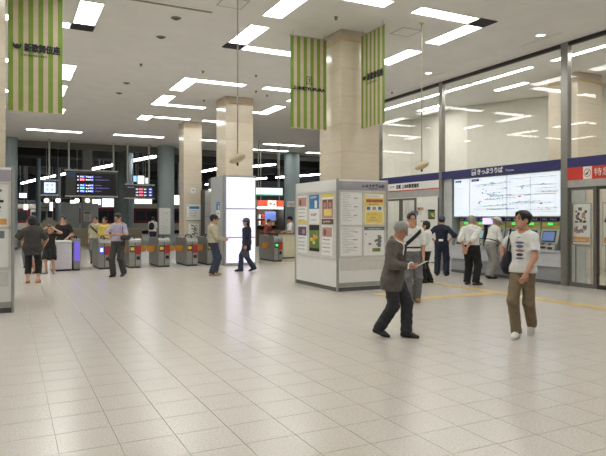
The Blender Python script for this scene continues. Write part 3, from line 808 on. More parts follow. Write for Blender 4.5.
stand(9.3, 9.72, 1.9, 'thin metal easel under the sepia poster in the fixed pane')
door_poster(8.98, .62, .98, 1.0, 'framed pale poster behind the dark-framed glass door', 22)
stand(8.42, 8.92, 1.9, 'thin metal easel under the poster behind the dark-framed door')
# inside the station office: cabinets, notices and clock seen through its open doorway
t = thing('office_cabinet', 'pale tall cabinet in the bright station office doorway', 'cabinet', (13.6, 17.4, 0))
MB().box((0, -.0, 0), (1.1, .5, 2.1), .01).build('body', m_white, t)
for k in range(2): MB().box((.01 + k * .55, -.02, .08), (.54 + k * .55, 0, 2.05), .006).build('door', m_jamb, t)
t = thing('wall_clock', 'round white wall clock in the station office', 'clock', (14.4, 14.585, 1.9))
m = MB(); m.M = Matrix.Translation((0, 0, 0)) @ Matrix.Rotation(-math.pi / 2, 4, 'X'); m.lathe([(0, .03), (.15, .03), (.16, .0)]); m.build('face', m_paper, t)
m = MB(); m.M = Matrix.Rotation(-math.pi / 2, 4, 'X'); m.lathe([(.15, .0), (.15, .045), (.17, .045), (.17, 0)]); m.build('rim', m_dark, t)
for k, (a, z, st) in enumerate(((12.75, 1.55, 'bluehead'), (13.15, 1.2, 'map'), (13.0, 1.7, 'mixed'), (13.5, 1.6, 'dark'))):
    o = poster(None, 'wall_notice', (a + .0, 16.95 + .0, z), (1, 0, 0), (0, 0, 1), .3, .34, st, 30 + k, .01)
    tag(o, ['blue-headed notice', 'map notice', 'two-colour notice', 'dark green notice'][k] + ' pinned to the screen in the station office', 'notice', 'notices in the station office')
t = thing('office_screen', 'white free-standing screen behind the notices in the station office', 'screen', (12.55, 16.97, 0))
MB().box((0, 0, .05), (1.4, .05, 2.2), .005).build('panel', m_white, t)
for x in (.1, 1.3): MB().box((x - .03, -.15, 0), (x + .03, .2, .05)).build('foot', m_alu, t)

# ---------------------------------------------------------------- light box on the second column
m_lbox = emit_mat('light_box_glow', (232, 230, 255), .95)
t = thing('light_box', 'tall glowing white advertising light box wrapped around a marble column', 'light box', (6.6, 19.12, 0))
MB().box((0, .02, 0), (1.14, .26, 3.1), .006).build('case', m_frame, t)
MB().box((0, .262, 0), (.1, 1.6, 3.1), .004).build('side_panel', mat('silver_panel', (190, 191, 190), .35, metal=.2), t)
MB().box((1.24 - .1, .262, 0), (1.24, 1.6, 3.1), .004).build('side_panel', mat('silver_panel', (190, 191, 190), .35, metal=.2), t)
for a, b in ((.1, .945), (.985, 1.93), (1.97, 3.03)):
    MB().box((.05, -.005, a), (1.09, .02, b)).build('lit_pane', m_lbox, t)
m = MB().frame((0, -.008, 0), (1, 0, 0), V); m.scribble(.35, 2.45, 6, .07, .001); m.scribble(.3, 2.3, 8, .06, .001); m.scribble(.4, 1.75, 5, .05, .001)
m.build('lettering', emit_mat('pale_print', (206, 208, 226), .9), t)
poster(t, 'notice', (-.002, 20.35 - 19.12 - .3, 1.6), U, V, .4, .6, 'bluehead', 41)

# ---------------------------------------------------------------- ticket gates
m_gate = mat('gate_steel', (150, 150, 146), .35, metal=.6)
m_gred = mat('gate_red', (160, 48, 48), .4)
m_flap = mat('gate_flap', (206, 140, 50), .5)
m_bsign = emit_mat('gate_blue_sign', (70, 90, 255), 3.0)
m_wsign = emit_mat('gate_white_sign', (240, 250, 255), 2.0)
m_ysign = emit_mat('gate_yellow_sign', (226, 190, 80), .25)
m_gsign = emit_mat('gate_green_sign', (60, 235, 110), 1.8)
m_purple = emit_mat('gate_purple', (120, 100, 220), .6)
def gate(x, y, label, sign, w=.38, flap=(0, 1)):
    t = thing('ticket_gate', label, 'ticket gate', (x, y, 0), group='ticket gates')
    L = 1.5
    MB().box((.02, .02, 0), (w - .02, L - .02, .06)).build('plinth', m_dark, t)
    # body: rounded long side profile extruded across the width
    prof = [(0, .06), (L, .06), (L, .86)] + [(L - .1 + .1 * math.cos(a), .86 + .1 * math.sin(a)) for a in (.5, 1.0)] + [(L - .1, .97), (.16, .97)] + [(.1 + .1 * math.cos(a), .85 + .1 * math.sin(a)) for a in (1.9, 2.5)] + [(0, .84)]
    b = MB(); b.M = Matrix(((0, 0, 1, 0), (1, 0, 0, 0), (0, 1, 0, 0), (0, 0, 0, 1)))
    b.prism(prof, 0, w); hs = b.build('housing', m_gate, t)
    MB().box((w / 2 - .008, -.003, .06), (w / 2 + .008, .01, .84)).build('seam', m_black, hs)
    sp = MB().box((.02, -.012, .52), (w / 2 - .015, .0, .72), .003).build('sign_panel', m_black, t)
    m = MB().frame((0, -.014, 0), (1, 0, 0), V)
    if sign == 'blue': m.m = 0; m.rect(.035, .54, w / 2 - .03, .7); m.m = 1; m.rect(.06, .57, w / 2 - .06, .6, .002); m.rect(.06, .63, w / 2 - .06, .66, .002); mt = [m_bsign, m_wsign]
    elif sign == 'green': m.m = 0; m.prism([(.1 + .05 * math.cos(a), .62 + .05 * math.sin(a)) for a in [k * math.pi / 6 for k in range(12)]], 0, .004); mt = [m_gsign]
    else: m.m = 0; m.rect(.04, .58, w / 2 - .03, .68); m.m = 1; m.rect(.05, .53, w / 2 - .04, .565); mt = [m_ysign, m_gred]
    m.build('sign', mt, sp)
    MB().box((w / 2 + .015, -.02, .45), (w - .005, .3, .74), .006).build('red_cover', m_gred, t)
    MB().box((w / 2 + .04, -.012, .28), (w - .04, .0, .38), .003).build('slot', m_black, hs)
    m = MB().frame((0, -.001, 0), (1, 0, 0), V); m.box((w / 2 + .03, .12, 0), (w - .03, .25, .006)); m.build('lower_door', m_steel, hs)
    # black hoop rail over the top
    h = MB(); h.s = True
    h.tube([(w * .5, .1, .9), (w * .5, .12, 1.0), (w * .5, .2, 1.05), (w * .5, .75, 1.05), (w * .5, .85, 1.02), (w * .5, .88, .95)], .022, 8); h.build('rail', m_black, t)
    MB().box((.04, .3, .965), (w - .04, .6, .985), .005).build('reader', m_dark, hs)
    for s in flap:
        f = MB(); xx = w if s else 0; dx = 1 if s else -1
        pts = [(0, .5), (.25, .5), (.27, .52), (.278, .6), (.27, .68), (.25, .7), (0, .7)]
        f.frame((xx, .55, 0), (dx, 0, 0), V); f.prism(pts, -.015, .015); f.build('flap', m_flap, t)
    return t
gate(2.56, 19.6, 'ticket gate with a bright blue arrow sign, behind the man reading his phone', 'blue', flap=())
gate(3.51, 19.6, 'ticket gate second from the white staff counter side, right of the phone reader', 'yellow')
gate(4.46, 19.6, 'ticket gate standing between two orange flaps in the middle of the row', 'yellow')
gate(5.41, 19.6, 'ticket gate with yellow sign left of the man in the cream jacket', 'yellow')
gate(6.16, 19.7, 'ticket gate tucked against the light box behind the man in the cream jacket', 'yellow', flap=(0,))
gate(8.9, 20.2, 'ticket gate with green lamp on the right of the light box', 'green', w=.34)
t = thing('gate_pillar', 'narrow steel gate post with a violet side next to the white counter', 'ticket gate', (1.80, 19.5, 0))
MB().box((.02, .02, 0), (.2, .78, .05)).build('plinth', m_dark, t)
MB().box((0, 0, .05), (.22, .8, .98), .03).build('housing', m_gate, t)
MB().box((.03, -.008, .3), (.19, .004, .9), .003).build('violet_panel', m_purple, t)
h = MB(); h.tube([(.11, .1, .95), (.11, .12, 1.05), (.11, .4, 1.08), (.11, .7, 1.03), (.11, .72, .95)], .02, 8); h.build('rail', m_black, t)
# white staff counter on the left
t = thing('staff_counter', 'white boxy staff counter beside the violet gate post', 'counter', (1.18, 19.45, 0))
MB().box((.03, .03, 0), (.56, .87, .06)).build('plinth', m_dark, t)
MB().box((0, 0, .06), (.58, .9, .88), .01).build('body', mat('counter_lilac', (206, 204, 212), .45), t)
MB().box((-.02, -.02, .88), (.6, .92, .92), .006).build('top', m_white, t)

# ---------------------------------------------------------------- round columns by the platforms
m_round = mat('round_column_paint', (150, 164, 166), .5, var=.05, scale=2)
def round_col(x, y, r, top, label):
    t = thing('round_column', label, 'column', (x, y, 0), group='blue-grey round columns')
    m = MB(); m.s = True; m.lathe([(r, 0.12), (r, top)], n=32); m.build('shaft', m_round, t)
    MB().lathe([(0, 0), (r + .03, 0), (r + .03, .12), (r, .13)], n=32).build('base_ring', m_plinth, t)
    MB().lathe([(r, top - .1), (r + .04, top - .08), (r + .04, top - .001)], n=32).build('top_ring', m_round, t)
    return t
round_col(8.25, 34.4, .48, CEIL, 'blue-grey round column with a white notice board, behind the gates')
round_col(16.4, 34.4, .5, CEIL, 'blue-grey round column between the shop and the poster stand')
round_col(.1, 34.4, .35, CEIL, 'blue-grey round column beside the left poster stand edge')
round_col(7.0, 42, .5, 7.2, 'blue-grey round column behind the phone reader, on the platforms')
round_col(8.4, 47, .35, 7.2, 'slim blue-grey round column on the platforms near the maroon train')
round_col(2.5, 60, .22, 7.2, 'slim round column left of the stepped cream stair wall')
round_col(4.3, 61, .25, 7.2, 'round column right of the stepped cream stair wall')
round_col(15.9, 45, .5, 7.2, 'far round column behind the green-edged hanging sign')
t = thing('notice_board', 'tall white notice board fixed to a blue-grey round column', 'notice board', (8.05, 33.86, .7))
MB().box((-.35, -.03, 0), (.35, .02, 1.55), .005).build('frame', m_alu, t)
poster(t, 'sheet', (-.32, -.031, .03), (1, 0, 0), V, .64, 1.49, 'notice', 51, .004)
# notices on the slim column
for k, (x0, x1, y0, y1, st, lab) in enumerate(((186, 201, 221, 204, 'blueline', 'white notice with a blue bar on the slim stone column'), (188, 199.5, 240, 223, 'scene', 'picture poster below the blue-barred notice on the slim column'))):
    X_0, X_1 = onY(x0, 25.27), onY(x1, 25.27); d = dep((X_0 + X_1) / 2, 25.27)
    z0, z1 = zat(y0, d), zat(y1, d)
    t = thing('wall_notice', lab, 'notice', (X_0, 25.28, z0))
    MB().box((0, 0, 0), (X_1 - X_0, .018, z1 - z0)).build('backing', m_alu, t)
    poster(t, 'print', (.015, 0, .015), (1, 0, 0), V, X_1 - X_0 - .03, z1 - z0 - .03, st, 60 + k)
t = thing('alarm_box', 'small white box high on the slim stone column', 'alarm box', (onY(193, 25.27), 25.28, 2.85))
MB().box((-.12, -.03, -.12), (.12, .02, .12), .01).build('case', m_white, t)
m = MB().frame((0, -.031, 0), (1, 0, 0), V); m.prism([(.03 * math.cos(k * math.pi / 6), .03 * math.sin(k * math.pi / 6)) for k in range(12)], 0, .01); m.build('button', m_dark, t)
# steel-clad wall between slim column and light box
t = thing('steel_locker', 'steel-faced locker wall between the slim column and the light box', 'locker', (7.45, 24.2, 0))
MB().box((0, .03, 0), (1.5, .6, 2.85)).build('carcass', m_dark, t)
for i in range(4):
    for j in range(5): MB().box((.01 + i * .37, 0, .06 + j * .55), (.37 + i * .37, .03, .6 + j * .55), .004).build('door', m_steel, t)
t = thing('wall_lamp', 'dark box lamp with a glowing underside above the steel lockers', 'lamp', (7.75, 23.95, 2.86))
MB().box((-.12, 0, 0), (.12, .4, .45), .01).build('housing', m_dark, t)
MB().box((-.1, .02, -.03), (.1, .3, .0)).build('tube', m_panel, t)

# ---------------------------------------------------------------- departure boards
m_bcase = mat('board_case', (70, 70, 68), .4, metal=.2)
m_brail = mat('board_rail', (186, 186, 178), .4, metal=.4)
m_led = [emit_mat('led_white', (235, 240, 255), 1.5), emit_mat('led_blue', (70, 90, 255), 1.8), emit_mat('led_red', (255, 90, 80), 1.3), emit_mat('led_green', (80, 220, 140), 1.0), emit_mat('led_pink', (235, 110, 140), 1.2), emit_mat('led_dim', (150, 140, 220), .8)]
def dep_board(x0, x1, z0, z1, label, y=34.0, rods=(.06, .94), top=CEIL):
    t = thing('departure_board', label, 'departure board', (x0, y, z0), group='hanging departure boards')
    w, h = x1 - x0, z1 - z0
    MB().box((0, 0, 0), (w, .3, h), .01).build('case', m_bcase, t)
    MB().box((-.05, -.05, h), (w + .05, .33, h + .07), .01).build('top_rail', m_brail, t)
    MB().box((-.05, -.05, -.07), (w + .05, .33, 0), .01).build('bottom_rail', m_brail, t)
    for r in rods: MB().tube([(w * r, .15, h + .05), (w * r, .15, top - z0)], .05, 10).build('rod', m_brail, t)
    return t, w, h
t, w, h = dep_board(2.78, 5.42, 2.87, 4.2, 'widest hanging departure board with rows of blue and red lights')
m = MB().frame((0, -.005, 0), (1, 0, 0), V); m.box((.5, .06, -.01), (w - .06, h - .12, .003)); m.build('display', m_black, t)
m = MB().frame((0, -.006, 0), (1, 0, 0), V); m.box((.04, h - .32, -.01), (.46, h - .06, .004)); m.build('title_plate', mat('title_blue', (60, 84, 120), .5), t)
R = random.Random(9)
for k, z in enumerate((.98, .82, .52, .37, .2)):
    m = MB().frame((0, -.012, 0), (1, 0, 0), V); m.m = 0; m.scribble(.56, z, 1, .09, .001, rnd=R)
    m.m = (1, 2, 1, 3, 1)[k]; m.rect(.7, z - .01, .95, z + .1, .001); m.m = 0; m.scribble(.72, z + .02, 3, .06, .003, rnd=R)
    m.m = 0; m.scribble(1.0, z, 3, .09, .001, rnd=R); m.m = 1; m.rect(1.28, z - .01, 1.4, z + .1, .001); m.m = 0; m.scribble(1.3, z + .02, 1, .07, .003)
    m.m = 5; m.scribble(1.5, z + .03, 6 if k % 2 == 0 else 14, .05, .001, rnd=R)
    m.build('led_row', m_led, t)['kind'] = 'stuff'
t, w, h = dep_board(1.58, 2.36, 2.9, 3.62, 'small hanging board with one glowing white square screen', rods=(.5,))
m = MB().frame((0, -.01, 0), (1, 0, 0), V); m.box((.13, .1, 0), (w - .1, h - .08, .006)); m.build('screen', emit_mat('screen_white', (200, 212, 255), 1.6), t)
m = MB().frame((0, -.018, 0), (1, 0, 0), V); m.m = 1
for i in range(2):
    for j in range(2): m.rect(.22 + i * .22, .18 + j * .24, .36 + i * .22, .34 + j * .24, .001)
m.build('screen_marks', [m_led[0], emit_mat('screen_lilac', (160, 172, 250), 1.3)], t)
t, w, h = dep_board(5.9, 7.45, 2.8, 3.5, 'narrow hanging departure board with pink rows before a round column', rods=(.08, .85))
R = random.Random(2)
m = MB().frame((0, -.012, 0), (1, 0, 0), V); m.m = 5; m.scribble(.1, .55, 5, .07, .001); m.build('title_row', m_led, t)
for z in (.45, .28, .11):
    m = MB().frame((0, -.012, 0), (1, 0, 0), V); m.m = 4; m.rect(.72, z - .01, .95, z + .09, .001); m.m = 0; m.scribble(.55, z, 2, .07, .001, rnd=R); m.scribble(1.0, z, 2, .07, .001, rnd=R); m.m = 1; m.rect(1.28, z, 1.45, z + .09, .001); m.m = 0; m.scribble(1.3, z + .01, 2, .06, .003, rnd=R); m.build('led_row', m_led, t)['kind'] = 'stuff'
# lit platform number signs
def lit_sign(x0, x1, y0, y1, Y, label, rgb, e, name='lit_sign', text=None, rod=7.2, strip=None, cat='sign'):
    X_0, X_1 = onY(x0, Y), onY(x1, Y); d = dep((X_0 + X_1) / 2, Y); z0, z1 = zat(y1, d), zat(y0, d)
    t = thing(name, label, cat, (X_0, Y, z0)); w, h = X_1 - X_0, z1 - z0
    MB().box((0, .01, 0), (w, .25, h), .01).build('case', m_frame, t)
    MB().box((.03, -.005, .03), (w - .03, .015, h - .03)).build('face', emit_mat('face_%d_%d_%d_%d' % (*rgb, e * 10), rgb, e), t)
    if rod:
        for r in (.15, .85): MB().tube([(w * r, .13, h - .01), (w * r, .13, rod - z0)], .03, 8).build('rod', m_brail, t)
    if text:
        m = MB().frame((0, -.008, 0), (1, 0, 0), V); m.text(text, w / 2, h * .16, h * .95, .001, align='CENTER'); m.build('number', emit_mat('sign_cyan', (60, 175, 235), 1.4), t)
    if strip: MB().box((0, -.01, 0), (w, .012, h * .14)).build('edge_strip', strip, t)
    return t, w, h
lit_sign(137.5, 144.5, 175.5, 184, 40, 'glowing white platform sign numbered 6 hung above a departure board', (240, 250, 255), 2.5, text='6')
lit_sign(133, 137, 175.5, 182, 40.3, 'small pale blue lit sign beside the platform 6 sign', (150, 200, 255), 1.5)
lit_sign(145, 149.5, 177.5, 184, 40.3, 'small white lit sign right of the platform 6 sign', (220, 240, 250), 1.6)
for x0, x1, y0, y1, Y, lab in ((92, 101, 199, 205, 58, 'bright ragged-looking lit advert left of the wide lit advert'), (102, 114, 198.5, 207, 59, 'wide bright lit advert behind the phone reader'), (134.5, 152, 198, 204, 60, 'long bright lit advert above the maroon train'), (171, 180, 195, 205, 58, 'bright lit advert behind the slim stone column'),
                            (19, 27, 193, 198, 60, 'small lit window-like sign high by the left poster stand'), (23.5, 28, 204, 210, 62, 'lower lit sign near the left round column'), (49.5, 53, 202, 211, 64, 'thin upright glowing panel over the stepped stair wall'), (70, 76, 200, 206, 61, 'lit panel between two globe lamps')):
    lit_sign(x0, x1, y0, y1, Y, lab, (236, 244, 255), 3.0, 'lit_advert')
# globe lamps
for k, x in enumerate((46.5, 58, 77, 87.5)):
    Y = 46; X = onY(x, Y); z = zat(200.5, dep(X, Y))
    t = thing('globe_lamp', 'round white globe lamp hanging below the departure boards', 'lamp', (X, Y, z), group='globe lamps on the platforms')
    m = MB(); m.s = True; m.ellipsoid((0, 0, 0), (.17, .17, .17)); m.build('globe', emit_mat('globe_glow', (255, 250, 240), 3), t)
    MB().tube([(0, 0, .17), (0, 0, 7.2 - z)], .03, 8).build('stem', m_brail, t)
    MB().lathe([(0, .15), (.09, .15), (.07, .24), (0, .24)]).build('cap', m_dark, t)
# strip lamps over the platforms
def plat_strip(x0, y0, x1, y1, z=6.3, label='slanting strip lamp under the dark platform roof'):
    def g(x, y):
        d = (z - 1.6) * 590 / (219 - y); l = d * (x - 303) / 590; return Vector((S5 * d + C5 * l, C5 * d - S5 * l, z))
    a, b = g(x0, y0), g(x1, y1); c = (a + b) / 2; L = (b - a).length
    t = thing('strip_lamp', label, 'strip lamp', tuple(c), math.atan2(b.y - a.y, b.x - a.x), group='strip lamps over the platforms')
    MB().box((-L / 2, -.16, 0), (L / 2, .16, .08)).build('housing', m_dark, t)
    MB().box((-L / 2 + .05, -.14, -.13), (L / 2 - .05, .14, 0)).build('tube', m_plat, t)
    for s in (-.4, .4): MB().tube([(L * s, 0, .1), (L * s, 0, 7.19 - z)], .03, 6).build('rod', m_dark, t)
for k, a in enumerate(((22, 182.7, 39, 178.5), (42, 178, 66, 173), (89, 169, 117, 163.5), (127.5, 161, 155, 155.5))): plat_strip(*a, z=5.7 if k == 0 else 6.3, label='slanting strip lamp under the platform roof, ' + ('farthest of its row', 'beside the small white-screened board', 'above the widest departure board', 'above the platform 6 sign')[k])
for a in ((253, 165.8, 275, 163.6), (255.5, 178.5, 266, 177.5), (276, 176.8, 285, 176.2), (299, 175.4, 320, 173.6), (202, 171, 217, 168), (206, 184, 217, 182.5)): plat_strip(*a, label='strip lamp under the platform roof right of the slim stone column')
# dark beams under the platform roof
for k in range(4):
    struct('trim_%d' % (20 + k), MB().box((FX0, 40 + k * 10, 6.5), (FX1 + 14, 40.5 + k * 10, 7.2)), m_soot)

# ---------------------------------------------------------------- platforms: trains, stair wall, barriers
m_maroon = mat('train_maroon', (112, 36, 46), .35)
m_ivory = mat('train_ivory', (206, 200, 184), .4)
m_twin = mat('train_window', (52, 58, 62), .15)
def train(x0, y, n, label):
    t = thing('train', label, 'train', (x0, y, 0), group='maroon and ivory trains')
    L = n * 4.0
    MB().box((0, 0, .35), (L, 2.6, 1.15)).build('lower_body', m_ivory, t)
    MB().box((0, 0, 1.15), (L, 2.6, 2.75)).build('upper_body', m_maroon, t)
    MB().box((0, .02, 2.75), (L, 2.58, 3.3), .05).build('roof_band', m_ivory, t)
    MB().box((.1, .3, 3.3), (L - .1, 2.3, 3.75), .1).build('roof', m_dark, t)
    MB().box((.2, .2, 0), (L - .2, 2.4, .35)).build('underframe', m_black, t)
    for k in range(n):
        d = MB().box((k * 4 + .3, -.02, .5), (k * 4 + 1.5, 0, 2.7)).build('door', m_ivory, t)
        for q in (0, .6): MB().box((k * 4 + .38 + q, -.03, 1.4), (k * 4 + .82 + q, -.02, 2.4)).build('pane', m_twin, d)
        for q in (1.75, 2.9): MB().box((k * 4 + q, -.02, 1.45), (k * 4 + q + 1.0, 0, 2.45)).build('window', m_twin, t)
train(2.6, 65, 5, 'maroon and ivory train behind the phone reader and gates')
train(-6, 74, 3, 'maroon and ivory train at the far platform, left')
t = thing('stair_wall', 'cream stepped stair wall rising behind the children', 'stairs', (1.5, 38, 0))
for k in range(6): MB().box((k * .17, 0, 0), (k * .17 + .17, 2.5, 1.2 + (.16 * k if k < 4 else .16 * (7 - k)))).build('step', mat('stair_cream', (196, 190, 172), .7), t)
MB().box((1.02, 0, 0), (1.8, 2.5, 1.45)).build('landing', mat('stair_cream', (196, 190, 172), .7), t)
t = thing('low_barrier', 'long low beige barrier wall across the concourse', 'barrier', (2.4, 37, 0))
for k in range(5): MB().box((k * 1.0, 0, 0), (k * 1.0 + .99, .25, 1.0), .01).build('panel', mat('barrier_beige', (168, 160, 138), .7), t)
MB().box((-.02, -.03, 1.0), (5.02, .28, 1.05), .01).build('coping', m_ivory, t)
t = thing('square_column', 'pale square column with a small red-marked poster on the platforms', 'column', (onY(87, 48), 48, 0))
MB().box((-.35, -.35, 0), (.35, .35, 7.2)).build('shaft', mat('pale_column', (178, 176, 166), .7), t)
poster(t, 'poster', (-.28, -.36, 1.4), (1, 0, 0), V, .56, .8, 'redlist', 71)
for k in range(2):
    t = thing('glass_screen', ['grey framed screen on the far platforms, by the cream stair wall', 'grey framed screen on the far platforms, by the maroon train'][k], 'screen', (4.2 + k * 1.6, 56, 0), group='framed screens on the platforms')
    for x in (0, 1.4): MB().box((x, 0, 0), (x + .1, .1, 3)).build('post', m_alu, t)
    MB().box((0, 0, 2.9), (1.5, .1, 3.0)).build('head', m_alu, t); MB().box((.1, .04, .1), (1.4, .06, 2.9)).build('panel', mat('screen_panel', (168, 170, 164), .5), t)

# ---------------------------------------------------------------- shop and staff booth on the right
lit_sign(255, 283, 187.5, 195.5, 29.5, 'white hanging sign with a green lower edge above the right gate', (226, 240, 240), 1.5, 'hanging_sign', rod=CEIL, strip=emit_mat('green_edge', (60, 170, 130), .9))
t, w, h = lit_sign(257.5, 284, 200.2, 206.8, 31.6, 'orange-red shop sign with a white middle over a small shop', (250, 92, 62), 1.3, 'shop_sign', rod=CEIL)
m = MB().frame((0, -.012, 0), (1, 0, 0), V); m.box((w * .38, .02, 0), (w * .7, h - .02, .004)); wp = m.build('white_panel', emit_mat('sign_white', (255, 240, 220), 1.5), t)
for q in range(3):
    m = MB().frame((0, -.018, 0), (1, 0, 0), V); m.scribble(w * .43 + q * h * .58, h * .2, 1, h * .55, .001); m.build('character', m_ink, wp)
t = thing('shop_stall', 'small dark shop stall with lit goods under the orange-red sign', 'shop', (onY(256, 32), 32, 0))
SW = onY(285, 32) - onY(256, 32)
MB().box((0, 1.4, 0), (SW, 1.5, 2.4)).build('back_wall', m_brown, t)
MB().box((0, 0, 0), (.08, 1.4, 2.4)).build('side_wall', m_dark, t); MB().box((SW - .08, 0, 0), (SW, 1.4, 2.4)).build('side_wall', m_dark, t)
MB().box((0, 0, 2.3), (SW, 1.4, 2.4)).build('canopy', m_dark, t)
MB().box((.08, .1, 0), (SW - .08, .6, .95)).build('counter', m_brown, t)
MB().box((.1, .12, 2.22), (SW - .1, .5, 2.3)).build('lamp', m_panel, t)
for z in (1.2, 1.6): MB().box((.1, 1.0, z), (SW - .1, 1.4, z + .03)).build('shelf', m_alu, t)
MB().box((SW * .38, .3, 1.5), (SW * .75, .33, 2.05)).build('price_board', emit_mat('shop_blue', (120, 140, 215), .7), t)
R = random.Random(5)
for z in (1.23, 1.63):
    for k in range(7):
        x = .16 + k * (SW - .3) / 7
        o = MB().box((x, 0, 0), (x + .14, .18, .2 + .08 * R.random()), .01).build('goods_box', (m_pink, m_orange, m_paper, m_red, m_yel)[k % 5])
        o.location = (onY(256, 32), 33.05, z); tag(o, 'small packed goods box on the shelf of the shop stall', 'box', 'goods on the shop shelves')
m_cream = mat('booth_cream', (214, 206, 176), .6)
bx0 = onY(283.5, 21.6)
t = thing('staff_booth', 'cream staff booth counter beside the right ticket gate', 'booth', (bx0, 21.6, 0))
MB().box((0, 0, 0), (1.9, .5, .06)).build('plinth', m_plinth, t)
MB().box((0, 0, .06), (1.9, .5, .98), .01).build('counter', m_cream, t)
MB().box((-.03, -.03, .98), (1.93, .53, 1.02), .006).build('worktop', m_brown, t)
t = thing('wooden_rail', 'brown wooden leaning rail behind the right ticket gate', 'rail', (onY(261, 23), 23, 0))
RW = onY(290, 23) - onY(261, 23)
MB().box((0, -.06, 1.02), (RW, .06, 1.1), .01).build('top_rail', m_brown, t)
for x in (.05, RW - .05): MB().box((x - .03, -.03, 0), (x + .03, .03, 1.02)).build('post', m_dark, t)
t = thing('booth_sign', 'white sign with red marks fixed to a round column above the staff booth', 'sign', (onY(287, 33.85), 33.82, zat(207, 37)))
MB().box((0, 0, 0), (.75, .06, .38), .006).build('plate', m_paper, t)
m = MB().frame((0, -.002, 0), (1, 0, 0), V); m.scribble(.1, .14, 5, .11, .001); m.build('lettering', m_red, t)
# yellow floor line in front of the booth
t = MB()
pts = [(onY(264, 20.0), 20.0), (9.3, 19.6), (9.9, 19.35), (10.6, 19.25), (11.3, 19.3)]
for (a, b) in zip(pts, pts[1:]):
    dx, dy = b[0] - a[0], b[1] - a[1]; L = math.hypot(dx, dy); nx, ny = -dy / L * .1, dx / L * .1
    t.raw([(a[0] - nx, a[1] - ny, .003), (b[0] - nx, b[1] - ny, .003), (b[0] + nx, b[1] + ny, .003), (a[0] + nx, a[1] + ny, .003)], [(0, 1, 2, 3)])
t.build('floor_line', m_tact, floor)

# ================================================================ people
# A figure is a smooth union of tapered limbs sampled on a grid and turned into one surface (surface nets).
def vec(*a): return np.array(a, float)
def unit(a): a = np.asarray(a, float); return a / (np.linalg.norm(a) + 1e-12)
class Cone:
    """tapered capsule, optionally flattened along an axis and cut by planes (point, outward normal)"""
    def __init__(s, a, b, ra, rb, ax=None, fl=1., clips=()):
        s.a, s.b, s.ra, s.rb = np.asarray(a, float), np.asarray(b, float), ra, rb
        s.ax = None if ax is None else unit(ax); s.fl = fl; s.clips = clips
    def grow(s, e, clips=None): return Cone(s.a, s.b, s.ra + e, s.rb + e, s.ax, s.fl if s.fl >= 1 else min(1, s.fl * (s.ra + e * 1.4) / (s.ra + e) ), s.clips if clips is None else clips)
    def box(s):
        r = max(s.ra, s.rb) * max(1., s.fl); return np.minimum(s.a, s.b) - r, np.maximum(s.a, s.b) + r
    def d(s, X, Y, Z):
        px, py, pz = X - s.a[0], Y - s.a[1], Z - s.a[2]
        ba = s.b - s.a
        if s.ax is not None:
            k = 1 / s.fl - 1; n = s.ax
            q = (px * n[0] + py * n[1] + pz * n[2]) * k
            px, py, pz = px + n[0] * q, py + n[1] * q, pz + n[2] * q
            ba = ba + n * (ba @ n) * k
        L = ba @ ba + 1e-9
        t = np.clip((px * ba[0] + py * ba[1] + pz * ba[2]) / L, 0, 1)
        dd = np.sqrt((px - t * ba[0]) ** 2 + (py - t * ba[1]) ** 2 + (pz - t * ba[2]) ** 2) - (s.ra + (s.rb - s.ra) * t)
        for p, n in s.clips:
            dd = np.maximum(dd, (X - p[0]) * n[0] + (Y - p[1]) * n[1] + (Z - p[2]) * n[2])
        return dd
class Ell:
    """ellipsoid with axes given by the columns of R"""
    def __init__(s, c, r, R=None, clips=()):
        s.c = np.asarray(c, float); s.r = np.asarray(r, float); s.R = np.eye(3) if R is None else np.asarray(R, float); s.clips = clips
    def grow(s, e, clips=None): return Ell(s.c, s.r + e, s.R, s.clips if clips is None else clips)
    def box(s): m = s.r.max(); return s.c - m, s.c + m
    def d(s, X, Y, Z):
        p = [X - s.c[0], Y - s.c[1], Z - s.c[2]]
        q = [(p[0] * s.R[0, i] + p[1] * s.R[1, i] + p[2] * s.R[2, i]) / s.r[i] for i in range(3)]
        k = np.sqrt(q[0] ** 2 + q[1] ** 2 + q[2] ** 2)
        dd = (k - 1) * s.r.min()
        for p_, n in s.clips:
            dd = np.maximum(dd, (X - p_[0]) * n[0] + (Y - p_[1]) * n[1] + (Z - p_[2]) * n[2])
        return dd
